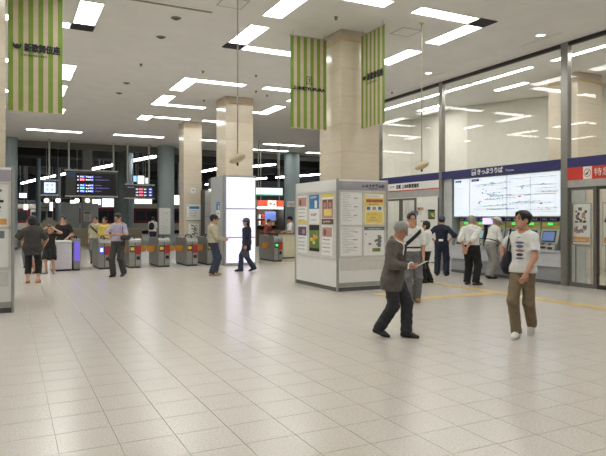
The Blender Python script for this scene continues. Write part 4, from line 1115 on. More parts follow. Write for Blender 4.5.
def surface(prims, h, k=.03, subs=(), clips=(), wrinkle=0., seed=0, keep=None):
    lo = np.min([p.box()[0] for p in prims], 0) - 3 * h; hi = np.max([p.box()[1] for p in prims], 0) + 3 * h
    n = np.ceil((hi - lo) / h).astype(int) + 1
    ax = [lo[i] + h * np.arange(n[i]) for i in range(3)]
    F = np.full(tuple(n), .25)
    ks = k if isinstance(k, (list, tuple)) else [k] * len(prims)
    def sub(p, m):
        a, b = p.box()
        i0 = np.clip(((a - m - lo) / h).astype(int), 0, n - 1); i1 = np.clip(np.ceil((b + m - lo) / h).astype(int) + 1, 1, n)
        sl = tuple(slice(i0[i], i1[i]) for i in range(3))
        return sl, ax[0][sl[0]][:, None, None], ax[1][sl[1]][None, :, None], ax[2][sl[2]][None, None, :]
    for p, kk in zip(prims, ks):
        sl, X, Y, Z = sub(p, kk + 2 * h)
        d = p.d(X, Y, Z); f = F[sl]
        hh = np.maximum(kk - np.abs(f - d), 0) / max(kk, 1e-6)
        F[sl] = np.minimum(f, d) - hh * hh * kk * .25
    X, Y, Z = ax[0][:, None, None], ax[1][None, :, None], ax[2][None, None, :]
    if wrinkle:
        F = F + wrinkle * (np.sin(41 * Z + 19 * X + 5 * np.sin(17 * Y + seed)) * np.sin(23 * X - 31 * Y + 13 * Z + seed) + .6 * np.sin(67 * Z - 37 * X + 29 * Y + 2 * seed))
    for p, kk in subs:
        sl, Xs, Ys, Zs = sub(p, kk + 2 * h)
        d = -p.d(Xs, Ys, Zs); f = F[sl]
        if kk > 0:
            hh = np.maximum(kk - np.abs(f - d), 0) / kk; F[sl] = np.maximum(f, d) + hh * hh * kk * .25
        else: F[sl] = np.maximum(f, d)
    for p, nn in clips: F = np.maximum(F, (X - p[0]) * nn[0] + (Y - p[1]) * nn[1] + (Z - p[2]) * nn[2])
    if keep is not None: F = np.maximum(F, keep.d(X, Y, Z))
    return nets(F, lo, h)
def nets(F, lo, h):
    S = F < 0; nx, ny, nz = F.shape
    c = np.zeros((nx - 1, ny - 1, nz - 1), int)
    for i in (0, 1):
        for j in (0, 1):
            for k in (0, 1): c += S[i:nx - 1 + i, j:ny - 1 + j, k:nz - 1 + k]
    act = (c > 0) & (c < 8)
    I = np.argwhere(act)
    if len(I) == 0: return np.zeros((0, 3)), []
    idx = -np.ones(act.shape, int); idx[act] = np.arange(len(I))
    acc = np.zeros((len(I), 3)); cnt = np.zeros(len(I))
    cor = [(i, j, k) for i in (0, 1) for j in (0, 1) for k in (0, 1)]
    for a in cor:
        for axx in range(3):
            if a[axx] == 1: continue
            b = list(a); b[axx] = 1
            fa = F[I[:, 0] + a[0], I[:, 1] + a[1], I[:, 2] + a[2]]; fb = F[I[:, 0] + b[0], I[:, 1] + b[1], I[:, 2] + b[2]]
            m = (fa < 0) != (fb < 0)
            t = np.where(m, fa / np.where(m, fa - fb, 1), 0)
            pt = np.tile(np.array(a, float), (len(I), 1)); pt[:, axx] += t
            acc[m] += pt[m]; cnt[m] += 1
    V_ = lo + h * (I + acc / cnt[:, None])
    Q = []
    for axx in range(3):
        o1, o2 = [(1, 2), (2, 0), (0, 1)][axx]
        A = np.take(S, range(0, F.shape[axx] - 1), axx); B = np.take(S, range(1, F.shape[axx]), axx)
        for flip, M in ((False, A & ~B), (True, ~A & B)):
            E_ = np.argwhere(M)
            ok = (E_[:, o1] > 0) & (E_[:, o2] > 0) & (E_[:, o1] < F.shape[o1] - 1) & (E_[:, o2] < F.shape[o2] - 1); E_ = E_[ok]
            if not len(E_): continue
            q = []
            for d1, d2 in ((-1, -1), (0, -1), (0, 0), (-1, 0)):
                e = E_.copy(); e[:, o1] += d1; e[:, o2] += d2; q.append(idx[e[:, 0], e[:, 1], e[:, 2]])
            q = np.stack(q, 1); Q.append(q[:, ::-1] if flip else q)
    Q = np.concatenate(Q) if Q else np.zeros((0, 4), int)
    Q = Q[(Q >= 0).all(1)]
    return V_, Q
def np_mesh(name, parts, m):
    """one mesh from (verts, quads, slot) pieces"""
    me = bpy.data.meshes.new(name); vs = []; qs = []; mi = []; o = 0
    for p in parts:
        v, q = p[0], p[1]
        if len(q) == 0: continue
        vs.append(v); qs.append(np.asarray(q) + o); mi += [p[2] if len(p) > 2 else 0] * len(q); o += len(v)
    if vs:
        me.from_pydata(np.concatenate(vs).tolist(), [], np.concatenate(qs).tolist())
        me.polygons.foreach_set('material_index', mi)
        me.polygons.foreach_set('use_smooth', [True] * len(me.polygons))
    for x in (m if isinstance(m, (list, tuple)) else [m]): me.materials.append(x)
    me.update(); return me
def ik(a, t, l1, l2, pole):
    a, t = np.asarray(a, float), np.asarray(t, float); D = t - a; L = np.linalg.norm(D)
    L2 = min(L, (l1 + l2) * .999); u = D / L; t = a + u * L2
    x = (l1 * l1 - l2 * l2 + L2 * L2) / (2 * L2); y = math.sqrt(max(0, l1 * l1 - x * x))
    p = np.asarray(pole, float); p = p - u * (p @ u); p = unit(p)
    return a + u * x + p * y, t
def fabric(name, rgb, rough=.85, var=.1): return mat('cloth_' + name, rgb, rough, var=var, scale=14, bump=.25, bscale=180)
m_skin = mat('skin', (196, 148, 120), .5, var=.05, scale=20)
m_skin2 = mat('skin_tan', (186, 134, 104), .5, var=.05, scale=20)
m_hair = mat('hair_black', (28, 25, 25), .45, var=.3, scale=60, bump=.4, bscale=120)
m_hairg = mat('hair_grey', (150, 150, 146), .6, var=.25, scale=60, bump=.4, bscale=120)
m_eye = mat('eye_dark', (40, 30, 28), .2)
m_lip = mat('lips', (160, 92, 84), .5)

class Fig: pass
def person(label, X, Y, face, H=1.7, build=1., lean=0, side=0, twist=0, pelv=(0, 0, 0), feet=None, hands=None, elbows=None, knees=None, headyaw=0, headpitch=0,
           skin=None, shirt=None, trousers=None, shoes=None, hair='short', hairmat=None, curl=(.5, .5), palms=(None, None), res=.012, cap=None, face_detail=True, headfwd=.02, belt=None, group=None, sitz=0):
    """face: heading in degrees, 0 away from the entrance side along the view, 90 to its right. Local frame: +y forward, +x right."""
    s = H / 1.7; f = Fig(); skin = skin or m_skin
    a = math.radians(face); dx = S5 * math.cos(a) + C5 * math.sin(a); dy = C5 * math.cos(a) - S5 * math.sin(a)
    rz = math.atan2(-dx, dy)
    ft = feet or (((-.09, 0, .085), 0, 0), ((.09, 0.02, .085), 0, 0))
    # pelvis: low enough that both legs reach
    px_, py_ = pelv[0] * s, pelv[1] * s
    zp = .93 * s + pelv[2]
    for i, sg in enumerate((-1, 1)):
        an = np.array(ft[i][0]) * s; hx = np.array([px_ + sg * .09 * s, py_])
        hd = np.linalg.norm(an[:2] - hx); mx = .842 * s
        zp = min(zp, an[2] + math.sqrt(max(.01, mx * mx - hd * hd)) + .03 * s)
    P0 = vec(px_, py_, zp)
    la, sa, ta = math.radians(lean), math.radians(side), math.radians(twist)
    u = unit(vec(math.sin(sa), math.sin(la), math.cos(la) * math.cos(sa)))
    r = vec(math.cos(ta), math.sin(ta), 0); r = unit(r - u * (r @ u)); fw = np.cross(u, r)
    f.P0, f.u, f.r, f.fw, f.s = P0, u, r, fw, s
    up = lambda t, x=0, y=0: P0 + u * t * s + r * x * s + fw * y * s
    sh = [up(.425, -.165 * build, -.01), up(.425, .165 * build, -.01)]
    # torso
    b = build
    torso = [Cone(up(.0, -.045), up(.0, .045), .125 * s * b, .125 * s * b, fw, .85),
             Cone(up(.02), up(.22), .135 * s * b, .135 * s * b, fw, .78),
             Cone(up(.2), up(.38, 0, .005), .14 * s * b, .155 * s * b, fw, .74),
             Cone(up(.36, -.055 * b), up(.36, .055 * b), .11 * s * b, .11 * s * b, fw, .88),
             Cone(up(.425, -.12 * b, -.01), up(.425, .12 * b, -.01), .052 * s, .052 * s),
             Cone(up(.43, -.1 * b, -.015), up(.495, -.025, -.015), .042 * s, .042 * s), Cone(up(.43, .1 * b, -.015), up(.495, .025, -.015), .042 * s, .042 * s),
             Cone(up(.42, 0, -.02), up(.5, 0, -.005), .08 * s, .054 * s)]
    hy, hp = math.radians(headyaw), math.radians(headpitch)
    hu = unit(u * .35 + vec(0, 0, 1) * .65)
    nb = up(.49, 0, -.005); hc = nb + hu * .155 * s + fw * (headfwd + .015) * s
    hf = fw - hu * (fw @ hu); hf = unit(hf); hr = np.cross(hf, hu)
    hf2 = hf * math.cos(hy) + hr * math.sin(hy); hr2 = np.cross(hf2, hu)
    hf3 = hf2 * math.cos(hp) + hu * math.sin(hp); hu3 = np.cross(hr2, hf3)
    R = np.stack([hr2, hf3, hu3], 1)
    hs = s * (1.0 if H > 1.5 else 1.0 + (1.5 - H) * .5)
    hp_ = lambda x, y, z: hc + R @ vec(x, y, z) * hs
    neck = Cone(nb - u * .02 * s, hp_(0, -.02, -.05), .056 * s, .052 * s)
    cran = Ell(hp_(0, -.012, .035), vec(.076, .094, .088) * hs, R)
    head = [neck, cran, Ell(hp_(0, .014, -.04), vec(.057, .07, .085) * hs, R), Cone(hp_(-.012, .058, -.103), hp_(.012, .058, -.103), .021 * hs, .021 * hs),
            Cone(hp_(-.044, .02, -.072), hp_(-.026, .048, -.098), .017 * hs, .017 * hs), Cone(hp_(.044, .02, -.072), hp_(.026, .048, -.098), .017 * hs, .017 * hs),
            Cone(hp_(-.03, .078, .022), hp_(.03, .078, .022), .012 * hs, .012 * hs),
            Cone(hp_(0, .085, .01), hp_(0, .105, -.03), .008 * hs, .014 * hs), Cone(hp_(-.012, .092, -.033), hp_(.012, .092, -.033), .009 * hs, .009 * hs),
            Cone(hp_(-.018, .083, -.066), hp_(.018, .083, -.066), .008 * hs, .008 * hs),
            Ell(hp_(-.08, -.01, -.012), vec(.015, .022, .034) * hs, R), Ell(hp_(.08, -.01, -.012), vec(.015, .022, .034) * hs, R)]
    hk = [.02, .03, .04, .03, .03, .03, .015, .012, .01, .012, .008, .008]
    sock = [(Ell(hp_(sx * .031, .096, .0), vec(.017, .014, .012) * hs, R), .012) for sx in (-1, 1)]
    # arms
    arms = []; hd = hands or ((-.24, .02, .78), (.24, .02, .78)); el = elbows or ((-.5, -1, -.3), (.5, -1, -.3))
    f.wrist = []; f.hdir = []
    for i in (0, 1):
        e, w = ik(sh[i], vec(*hd[i]) * s, .285 * s, .25 * s, el[i])
        arms.append([Cone(sh[i], e, .052 * s * b, .041 * s), Cone(e, w, .042 * s, .028 * s)]); f.wrist.append(w); f.hdir.append(unit(w - e))
    # legs
    legs = []; kn = knees or ((-.12, 1, 0), (.12, 1, 0)); f.ankle = []
    for i, sg in enumerate((-1, 1)):
        hip = P0 + vec(sg * .088 * s * b, 0, -.03 * s)
        k, an = ik(hip, vec(*ft[i][0]) * s, .435 * s, .42 * s, kn[i])
        legs.append([Cone(hip, k, .082 * s * b, .055 * s), Cone(k, an, .054 * s, .036 * s)]); f.ankle.append(an)
    fshape = []; shoe_p = []
    for i in (0, 1):
        an = f.ankle[i]; yaw, pit = math.radians(ft[i][1]), math.radians(ft[i][2])
        d = vec(math.sin(yaw) * math.cos(pit), math.cos(yaw) * math.cos(pit), -math.sin(pit)); rt = vec(math.cos(yaw), -math.sin(yaw), 0); dn = np.cross(d, rt) * -1
        dn = unit(np.cross(rt, d)); dn = dn if dn[2] < 0 else -dn
        heel = an - d * .045 * s + dn * .045 * s; ball = an + d * .1 * s + dn * .052 * s; toe = an + d * .165 * s + dn * .058 * s
        fshape += [Cone(an, heel, .036 * s, .03 * s), Cone(an, ball, .034 * s, .028 * s), Cone(ball, toe, .028 * s, .018 * s)]
        sole = (an + dn * .084 * s, dn)
        shoe_p.append(([Cone(an - d * .0 * s + dn * .02 * s, heel, .045 * s, .042 * s), Cone(heel, ball, .04 * s, .047 * s), Cone(ball, toe, .046 * s, .034 * s), Cone(an, ball, .038 * s, .04 * s)], sole, an, dn))
    body = [*torso, neck, *arms[0], *arms[1], *legs[0], *legs[1], *fshape]
    pieces = [surface(body, res, .035), surface(head, min(res, .0075 if face_detail else .01), hk, subs=sock if face_detail else ())]
    # hands
    for i, sg in enumerate((-1, 1)):
        w = f.wrist[i]; d = f.hdir[i]
        n = palms[i]; n = unit(vec(-sg, .15, 0) if n is None else n); n = unit(n - d * (n @ d)); t = np.cross(n, d) * (1 if sg > 0 else -1)
        t = unit(t)
        if t @ vec(0, 1, .3) < 0 and palms[i] is None: t = -t
        cu = curl[i]; hp2 = [Cone(w - d * .02 * s, w + d * .075 * s, .03 * s, .036 * s, n, .5)]; kk = [.01]
        for j, (off, L) in enumerate(((.027, .072), (.009, .08), (-.009, .074), (-.026, .058))):
            p = w + d * .085 * s + t * off * s; dd = d + t * off * 3
            for q in range(3):
                ang = cu * (.5 + .35 * q); dd = unit(dd * math.cos(ang) + n * math.sin(ang)); p2 = p + dd * L * s * (.45, .32, .26)[q]
                hp2.append(Cone(p, p2, .0095 * s, .0085 * s)); kk.append(.004); p = p2
        p = w + d * .02 * s + t * .028 * s
        for q, dd in enumerate((unit(d * .75 + t * .7 + n * .25), unit(d * .9 + t * .25 + n * (.2 + cu * .5)))):
            p2 = p + dd * .042 * s; hp2.append(Cone(p, p2, .0125 * s, .0095 * s)); kk.append(.008); p = p2
        pieces.append(surface(hp2, .0055 if res > .011 else .0048, kk))
    me = np_mesh('person', pieces, skin)
    o = link('person', me, None, (X, Y, sitz), rz)
    tag(o, label, 'person', group)
    f.o = o; f.torso, f.arms, f.legs, f.head = torso, arms, legs, head; f.hp, f.R, f.hs, f.up = hp_, R, hs, up; f.res = res; f.shoulder = sh; f.rz = rz
    f.neck = neck
    def child(name, parts, m): return link(name, np_mesh(name, parts, m), o)
    f.child = child
    # trousers
    if trousers:
        c, kind, loose = trousers; pr = [torso[0].grow(.012 + loose * .3), Cone(up(-.02), up(.1), .135 * s * b + .008 + loose * .2, .133 * s * b + .006, fw, .82)]
        for i in (0, 1):
            th, shn = legs[i]; d = unit(shn.b - shn.a)
            end = {'long': 1.06, 'capri': .62, 'shorts': -.05, 'flare': 1.1}[kind]
            if kind == 'shorts':
                d2 = unit(th.b - th.a); cut = (th.a + d2 * np.linalg.norm(th.b - th.a) * .98, d2)
                pr += [Cone(th.a, th.b, th.ra + .02 + loose, th.rb + .03 + loose, clips=(cut,))]
            else:
                cut = (shn.a + (shn.b - shn.a) * end, d)
                e1 = loose + (.03 if kind == 'flare' else .012)
                pr += [Cone(th.a, th.b, th.ra + .012 + loose * .6, th.rb + .012 + loose), Cone(shn.a, shn.b + d * .05, shn.ra + .012 + loose, shn.rb + .012 + e1, clips=(cut,))]
        child('trousers', [surface(pr, res, .03, clips=[(up(.12), u)], wrinkle=.0025 + loose * .08, seed=3)], c)
    # top
    if shirt:
        c, sleeve, hem, loose = shirt
        pr = [p.grow(.011 + loose) for p in torso[:4]] + [p.grow(.011 + loose * .35) for p in torso[4:7]] + [Cone(up(.42, 0, -.02), up(.505, 0, -.01), .08 * s + .01, .054 * s + .01)]
        if hem < 0: pr.append(Cone(up(-.03, -.06), up(-.03, .06), .14 * s * b + loose, .14 * s * b + loose, fw, .88)); pr.append(Cone(up(hem - .05), up(.1), .15 * s * b + loose, .14 * s * b + loose, fw, .82))
        for i in (0, 1):
            ua, fa = arms[i]
            if sleeve == 'short':
                d = unit(ua.b - ua.a); cut = (ua.a + (ua.b - ua.a) * .72, d); pr.append(Cone(ua.a, ua.b, ua.ra + .012 + loose * .6, ua.rb + .03 + loose * .6, clips=(cut,)))
            elif sleeve == 'half':
                d = unit(ua.b - ua.a); cut = (ua.a + (ua.b - ua.a) * .98, d); pr.append(Cone(ua.a, ua.b, ua.ra + .012 + loose * .6, ua.rb + .022 + loose * .6, clips=(cut,)))
            elif sleeve == 'rolled':
                d = unit(fa.b - fa.a); cut = (fa.a + (fa.b - fa.a) * .3, d); pr += [ua.grow(.014 + loose * .5), Cone(fa.a, fa.b, fa.ra + .016 + loose * .5, fa.rb + .02, clips=(cut,))]
            else:
                d = unit(fa.b - fa.a); cut = (fa.a + (fa.b - fa.a) * .95, d); pr += [ua.grow(.014 + loose * .6), Cone(fa.a, fa.b, fa.ra + .014 + loose * .5, fa.rb + .014 + loose * .4, clips=(cut,))]
        f.shirt_prims = pr
        ncut = (up(.525, 0, -.02), unit(u + fw * .42)); scoop = Ell(up(.505, 0, .075), vec(.05, .055, .05) * s)
        child('shirt', [surface(pr, res, .03, subs=[(scoop, .01)], clips=[(up(hem), -u), ncut], wrinkle=.003, seed=7)], c)
    f.slice = lambda prims, e, clips, h=None: surface([p.grow(e) for p in prims], h or res, .03, clips=clips)
    if belt: child('belt', [f.slice([torso[0], torso[1], torso[2]], .03, [(up(.095), -u), (up(.13), u)], .01)], belt)
    if shoes:
        for i in (0, 1):
            pr, sole, an, dn = shoe_p[i]
            child('shoe', [surface(pr, min(res, .009), .02, clips=[sole, (an + vec(0, 0, .03 * s), vec(0, 0, 1))])], shoes)
    # hair
    hm = hairmat or m_hair
    if hair:
        hp2 = [cran.grow(.014), Ell(hp_(0, -.03, .03), vec(.086, .092, .095) * hs, R)]
        fc = [(Ell(hp_(0, .105, -.03), vec(.072, .075, .112 if hair in ('mop', 'bob', 'long') else .124) * hs, R), .012), (Ell(hp_(-.095, .015, -.035), vec(.036, .045, .062) * hs, R), .006), (Ell(hp_(.095, .015, -.035), vec(.036, .045, .062) * hs, R), .006)]
        low = -.075
        if hair == 'bun': hp2 += [Ell(hp_(0, -.05, .06), vec(.12, .115, .11) * hs, R), Ell(hp_(0, -.04, -.0), vec(.11, .1, .1) * hs, R)]; low = -.1
        if hair == 'bob': hp2 += [Ell(hp_(0, -.03, -.03), vec(.09, .092, .1) * hs, R)]; low = -.12
        if hair == 'mop': hp2 += [Ell(hp_(0, -.01, .055), vec(.095, .11, .08) * hs, R), Ell(hp_(0, .045, .075), vec(.075, .06, .045) * hs, R)]; low = -.1
        if hair == 'long': hp2 += [Cone(hp_(0, -.05, -.02), hp_(0, -.06, -.2), .08 * hs, .06 * hs)]; low = -.28
        if hair == 'thin': hp2 = [cran.grow(.009), Ell(hp_(0, -.035, .02), vec(.082, .085, .09) * hs, R)]
        child('hair', [surface(hp2, min(res, .009), .02, subs=fc, clips=[(hp_(0, 0, low), -hu3)], wrinkle=.002)], hm)
    if face_detail:
        for sx in (-1, 1):
            e = MB(); e.s = True; e.ellipsoid(tuple(hp_(sx * .031, .079, .0)), tuple(vec(.011, .011, .006) * hs), 10, 8); e.build('eye', m_eye, o)
            e = MB(); e.s = True; e.tube([tuple(hp_(sx * .017, .091, .021)), tuple(hp_(sx * .034, .09, .026)), tuple(hp_(sx * .05, .078, .02))], .0035, 6); e.build('eyebrow', hm, o)
        l = MB(); l.s = True
        l.tube([tuple(hp_(-.022, .086, -.068)), tuple(hp_(0, .093, -.066)), tuple(hp_(.022, .086, -.068))], [.002, .005, .002], 6); l.build('mouth', m_lip, o)
    if cap:
        c, kind = cap
        dome = [cran.grow(.024), Ell(hp_(0, -.012, .06), vec(.095, .112, .085) * hs, R)]
        cl = [(hp_(0, 0, .03), -hu3)]
        if kind == 'brim':
            child('hat', [surface(dome, .009, .02, clips=cl), surface([Ell(hp_(0, -.005, .035), vec(.18, .2, .016) * hs, R)], .008, .01)], c)
        else:
            child('cap', [surface(dome, .009, .02, clips=cl), surface([Ell(hp_(0, .1, .036), vec(.075, .085, .011) * hs, R)], .007, .01)], c)
    return f
def follow(f, name, label, cat, parts, mats):
    """a carried thing, placed with its carrier's floor point and heading"""
    o = link(name, np_mesh(name, parts, mats), None, tuple(f.o.location), f.rz); tag(o, label, cat); return o
def carried(f, name, label, cat):
    t = thing(name, label, cat, tuple(f.o.location), f.rz); return t

# ---------------------------------------------------------------- the people in the hall
cw_white = fabric('white', (226, 226, 222)); cw_black = fabric('black', (30, 30, 32)); cw_navy = fabric('navy', (34, 38, 58))
cw_suit = fabric('suit_grey', (98, 93, 87)); cw_suitp = fabric('suit_trousers', (50, 50, 54)); cw_khaki = fabric('khaki', (128, 112, 88)); cw_grey = fabric('grey', (112, 112, 114))
cw_lgrey = fabric('light_grey', (150, 148, 142)); cw_cream = fabric('cream', (182, 175, 150)); cw_jean = fabric('dark_jean', (52, 58, 80)); cw_lil = fabric('lilac', (172, 166, 188))
cw_yel = fabric('yellow', (212, 190, 92)); cw_maroon = fabric('maroon', (128, 52, 54)); cw_char = fabric('charcoal', (62, 60, 58))
sh_black = mat('shoe_black', (24, 24, 26), .35); sh_white = mat('shoe_white', (222, 220, 216), .5); sh_brown = mat('shoe_brown', (84, 60, 46), .45); sh_tan = mat('sandal_tan', (176, 140, 104), .6)
m_leather = mat('black_leather', (28, 28, 30), .4); m_bagw = mat('white_bag', (214, 210, 200), .6)

# 1 elderly man in the grey suit, mid-stride, reading a paper
f = person('elderly grey-haired man in a grey suit walking while reading a white paper', 4.68, 6.62, 118, H=1.575, build=1.02, lean=7, twist=0, pelv=(0, .0, 0),
           feet=(((-.06, .18, .085), 0, 4), ((.06, -.2, .115), 2, 16)), knees=((0, 1, 0), (0, 1, 0)),
           hands=((-.05, .27, 1.06), (.09, .27, 1.05)), elbows=((-.6, -.4, -.8), (.6, -.4, -.8)), palms=((.7, .2, .4), (-.6, .1, .5)), curl=(.5, .5),
           headpitch=-22, headyaw=-16, headfwd=.05, skin=m_skin2, shirt=(cw_white, 'long', .05, .002), trousers=(cw_suitp, 'long', .02), shoes=sh_black, hair='thin', hairmat=m_hairg, res=.01)
u, r, fw, up = f.u, f.r, f.fw, f.up
jp = [p.grow(.026) for p in f.torso[:4]] + [p.grow(.022) for p in f.torso[4:7]] + [Cone(up(-.29), up(.1), .195, .158, fw, .82), Cone(up(-.1, -.06), up(-.1, .06), .158, .158, fw, .9), Cone(up(.42, 0, -.03), up(.49, 0, -.03), .09, .066)]
for i in (0, 1):
    ua, fa = f.arms[i]; d = unit(fa.b - fa.a)
    jp += [ua.grow(.024), Cone(fa.a, fa.b, fa.ra + .026, fa.rb + .024, clips=((fa.a + (fa.b - fa.a) * .86, d),))]
vee = Ell(up(.42, 0, .14), vec(.075, .085, .22), np.stack([r, fw, u], 1))
f.child('jacket', [surface(jp, .0095, .03, subs=[(vee, .005), (Cone(up(-.25, 0, .18), up(.15, 0, .18), .02, .012), .004)], clips=[(up(-.24), -u), (up(.53, 0, -.03), unit(u + fw * .5))], wrinkle=.0035, seed=5)], cw_suit)
f.child('tie', [f.slice(f.torso[:5], .022, [(up(.15, .022), r), (up(.15, -.022), -r), (up(.2), -u), (up(.45), u), (up(.2, 0, .05), -fw)], .007)], cw_black)
lp = [Cone(up(.45, sx * .075, .06), up(.2, sx * .035, .155), .03, .02, fw, .3) for sx in (-1, 1)]
for p in lp: f.child('lapel', [surface([p], .006, .01)], cw_suit)
for sx in (-1, 1): f.child('pocket_flap', [f.slice([Cone(up(-.2), up(.1), .172, .156, fw, .8)], .006, [(up(-.01), u), (up(-.05), -u), (up(0, 0, .02), -fw), (up(0, sx * .06), -r * sx), (up(0, sx * .15), r * sx)], .008)], cw_suit)
pw = (f.wrist[0] + f.wrist[1]) / 2 + vec(0, .13, .02)
t = carried(f, 'paper_slip', 'small white paper held in both hands by the elderly man', 'paper')
m = MB(); m.M = Matrix.Translation(Vector(pw)) @ Matrix.Rotation(math.radians(28), 4, 'X'); m.box((-.085, -.05, -.002), (.085, .1, .002)); m.build('sheet', m_paper, t)

# 2 youth in printed t-shirt
f = person('dark-haired youth in a printed white t-shirt and khaki trousers, looking up', 6.24, 5.82, 216, H=1.71, build=.86, lean=-3, twist=-6, pelv=(0, 0, 0),
           feet=(((-.05, -.26, .15), 4, 38), ((.055, .1, .085), -4, 0)), hands=((-.1, .19, .88), (.27, -.05, 1.0)), elbows=((-1, -.6, -.2), (.8, -.8, -.3)), palms=((.6, -.6, 0), None), curl=(.6, .5),
           headyaw=32, headpitch=12, shirt=(cw_white, 'short', -.06, .01), trousers=(cw_khaki, 'long', .01), shoes=sh_white, hair='mop', res=.01)
u, r, fw, up = f.u, f.r, f.fw, f.up
def patch(f, x, z, w, h, m, e=.004):
    """flat shirt print lying on the chest cloth"""
    u, r, fw, up = f.u, f.r, f.fw, f.up
    f.child('print', [surface([p.grow(e) for p in f.shirt_prims[:9]], .007, .03, clips=[(up(0, 0, .06), -fw)], wrinkle=.003, seed=7, keep=Ell(up(z, x, .12), vec(w, .2, h), np.stack([r, fw, u], 1)))], m)
pv, pb, pp, pd = fabric('print_violet', (120, 106, 146)), fabric('print_blue', (96, 110, 156)), fabric('print_pinkish', (172, 120, 126)), fabric('print_dark', (78, 72, 92))
for x, z, w, h, m in ((.0, .34, .062, .016, pv), (.0, .29, .05, .022, pb), (.0, .235, .062, .02, pp), (.0, .18, .05, .022, pd), (.0, .13, .062, .016, pv), (.01, .41, .03, .008, cw_grey), (.0, .08, .05, .007, cw_grey)):   # plain stripes stand in for the shirt picture
    patch(f, x, z, w, h, m)
t = carried(f, 'shoulder_bag', 'black round shoulder bag under the arm of the youth in the printed t-shirt', 'bag')
c = vec(.215, -.06, 1.0)
link('pouch', np_mesh('pouch', [surface([Ell(c, (.075, .13, .16)), Ell(c + vec(0, 0, -.04), (.085, .14, .12))], .012, .03, wrinkle=.002)], fabric('bag_dark', (34, 34, 44))), t)
link('strap', np_mesh('strap', [surface([Cone(c + vec(0, y, .1), vec(.165, -.01, 1.46), .012, .012) for y in (-.08, .08)], .008, .005)], m_leather), t)

# 3 man in white shirt with a black diagonal strap, coming towards the camera
f = person('young man in a white shirt with a black diagonal bag strap behind the elderly man', 6.97, 9.25, 182, H=1.72, feet=(((-.09, .0, .085), -8, 0), ((.08, .1, .085), 8, 0)),
           hands=((-.2, .14, .86), (.2, .16, .88)), headyaw=-6, shirt=(cw_white, 'half', .04, .012), trousers=(cw_grey, 'long', .022), shoes=sh_tan, hair='short', res=.011, belt=m_leather)
def strap(f, label, sx, w=.026, z=.28, bag=True, slope=.75):
    n = unit(f.r * sx * math.sin(slope) + f.u * math.cos(slope)); p = f.up(z); o = f.slice(f.shirt_prims[:8], .008, [(p + n * w, n), (p - n * w, -n), (f.up(.04), -f.u), (f.up(.5), f.u)], .009)
    t = carried(f, 'shoulder_bag', label, 'bag'); link('strap', np_mesh('strap', [o], m_leather), t)
    if bag:
        c = f.up(.0, sx * -.2 if bag == 1 else sx * .2, -.03); link('pouch', np_mesh('pouch', [surface([Ell(c, (.05, .13, .1)), Ell(c + vec(0, 0, -.05), (.055, .14, .09))], .012, .02)], m_leather), t)
strap(f, 'black shoulder bag with a wide diagonal strap across the white-shirted young man', 1, .034)

# 4 woman with black handbag
f = person('dark-haired woman in a white blouse holding a black handbag near the office door', 9.36, 11.8, 292, H=1.55, build=.92, hands=((-.2, .16, .74), (.2, .17, .74)), feet=(((-.07, .06, .085), 0, 0), ((.07, -.08, .085), 0, 0)),
           shirt=(cw_white, 'half', -.05, .02), trousers=(cw_black, 'long', .025), shoes=sh_black, hair='bob', res=.012)
def handbag(f, label, i=1, size=(.16, .06, .11), m=m_leather, drop=.2, dy=0.):
    w = f.wrist[i] + f.hdir[i] * .09; c = w + vec(0, dy, -drop - .0); t = carried(f, 'handbag', label, 'bag')
    a, b, d = size; q = MB(); q.M = Matrix.Translation(Vector(c)) @ Matrix.Rotation(math.pi / 2, 4, 'Z')
    q.raw([(-a, -b, -d), (a, -b, -d), (a, b, -d), (-a, b, -d), (-a * .8, -b * .5, d), (a * .8, -b * .5, d), (a * .8, b * .5, d), (-a * .8, b * .5, d)], [(0, 3, 2, 1), (4, 5, 6, 7), (0, 1, 5, 4), (1, 2, 6, 5), (2, 3, 7, 6), (3, 0, 4, 7)])
    q.build('pouch', m, t)
    h = MB(); h.s = True; n = 9
    h.tube([tuple(c + vec(0, math.cos(math.pi * k / (n - 1)) * a * .55, d * .9 + math.sin(math.pi * k / (n - 1)) * (drop - d * .8))) for k in range(n)], .008, 6); h.build('handle', m, t)
handbag(f, 'black trapezoid handbag hanging from the hand of the woman in the white blouse', 0)

# 5 navy-clad man, hands on hips, facing the machines
f = person('man in navy work clothes and cap, hands on hips by the ticket machines', 10.95, 13.15, 20, H=1.68, hands=((-.2, .03, .99), (.2, .03, .99)), elbows=((-1, -.35, 0), (1, -.35, 0)), palms=((.6, .2, -.6), (-.6, .2, -.6)), curl=(.3, .3),
           feet=(((-.13, .0, .085), -12, 0), ((.13, .02, .085), 12, 0)), shirt=(cw_navy, 'rolled', -.0, .014), trousers=(cw_navy, 'long', .024), shoes=sh_black, cap=(fabric('cap_teal', (70, 82, 92)), 'cap'), face_detail=False)
t = carried(f, 'waist_pouch', 'tiny pale pouch clipped at the back of the navy-clad man', 'pouch')
c = f.up(.09, .0, -.155); MB().box(tuple(c - vec(.06, .02, .03)), tuple(c + vec(.06, .02, .03)), .01).build('pouch', m_paper, t)

# 6 grey-haired man, hands clasped behind
f = person('grey-haired man in a white shirt and black trousers, hands clasped behind his back', 10.06, 10.98, 40, H=1.69, build=1.08, hands=((-.1, -.19, .9), (-.02, -.2, .93)), elbows=((-.5, -.6, 0), (.5, -.6, 0)), palms=((0, -1, .2), (0, -1, .2)), curl=(.5, .5), headyaw=38,
           feet=(((-.11, .0, .085), -6, 0), ((.11, .0, .085), 30, 0)), shirt=(cw_white, 'rolled', .05, .02), trousers=(cw_black, 'long', .026), shoes=sh_brown, hair='thin', hairmat=m_hairg, face_detail=True)
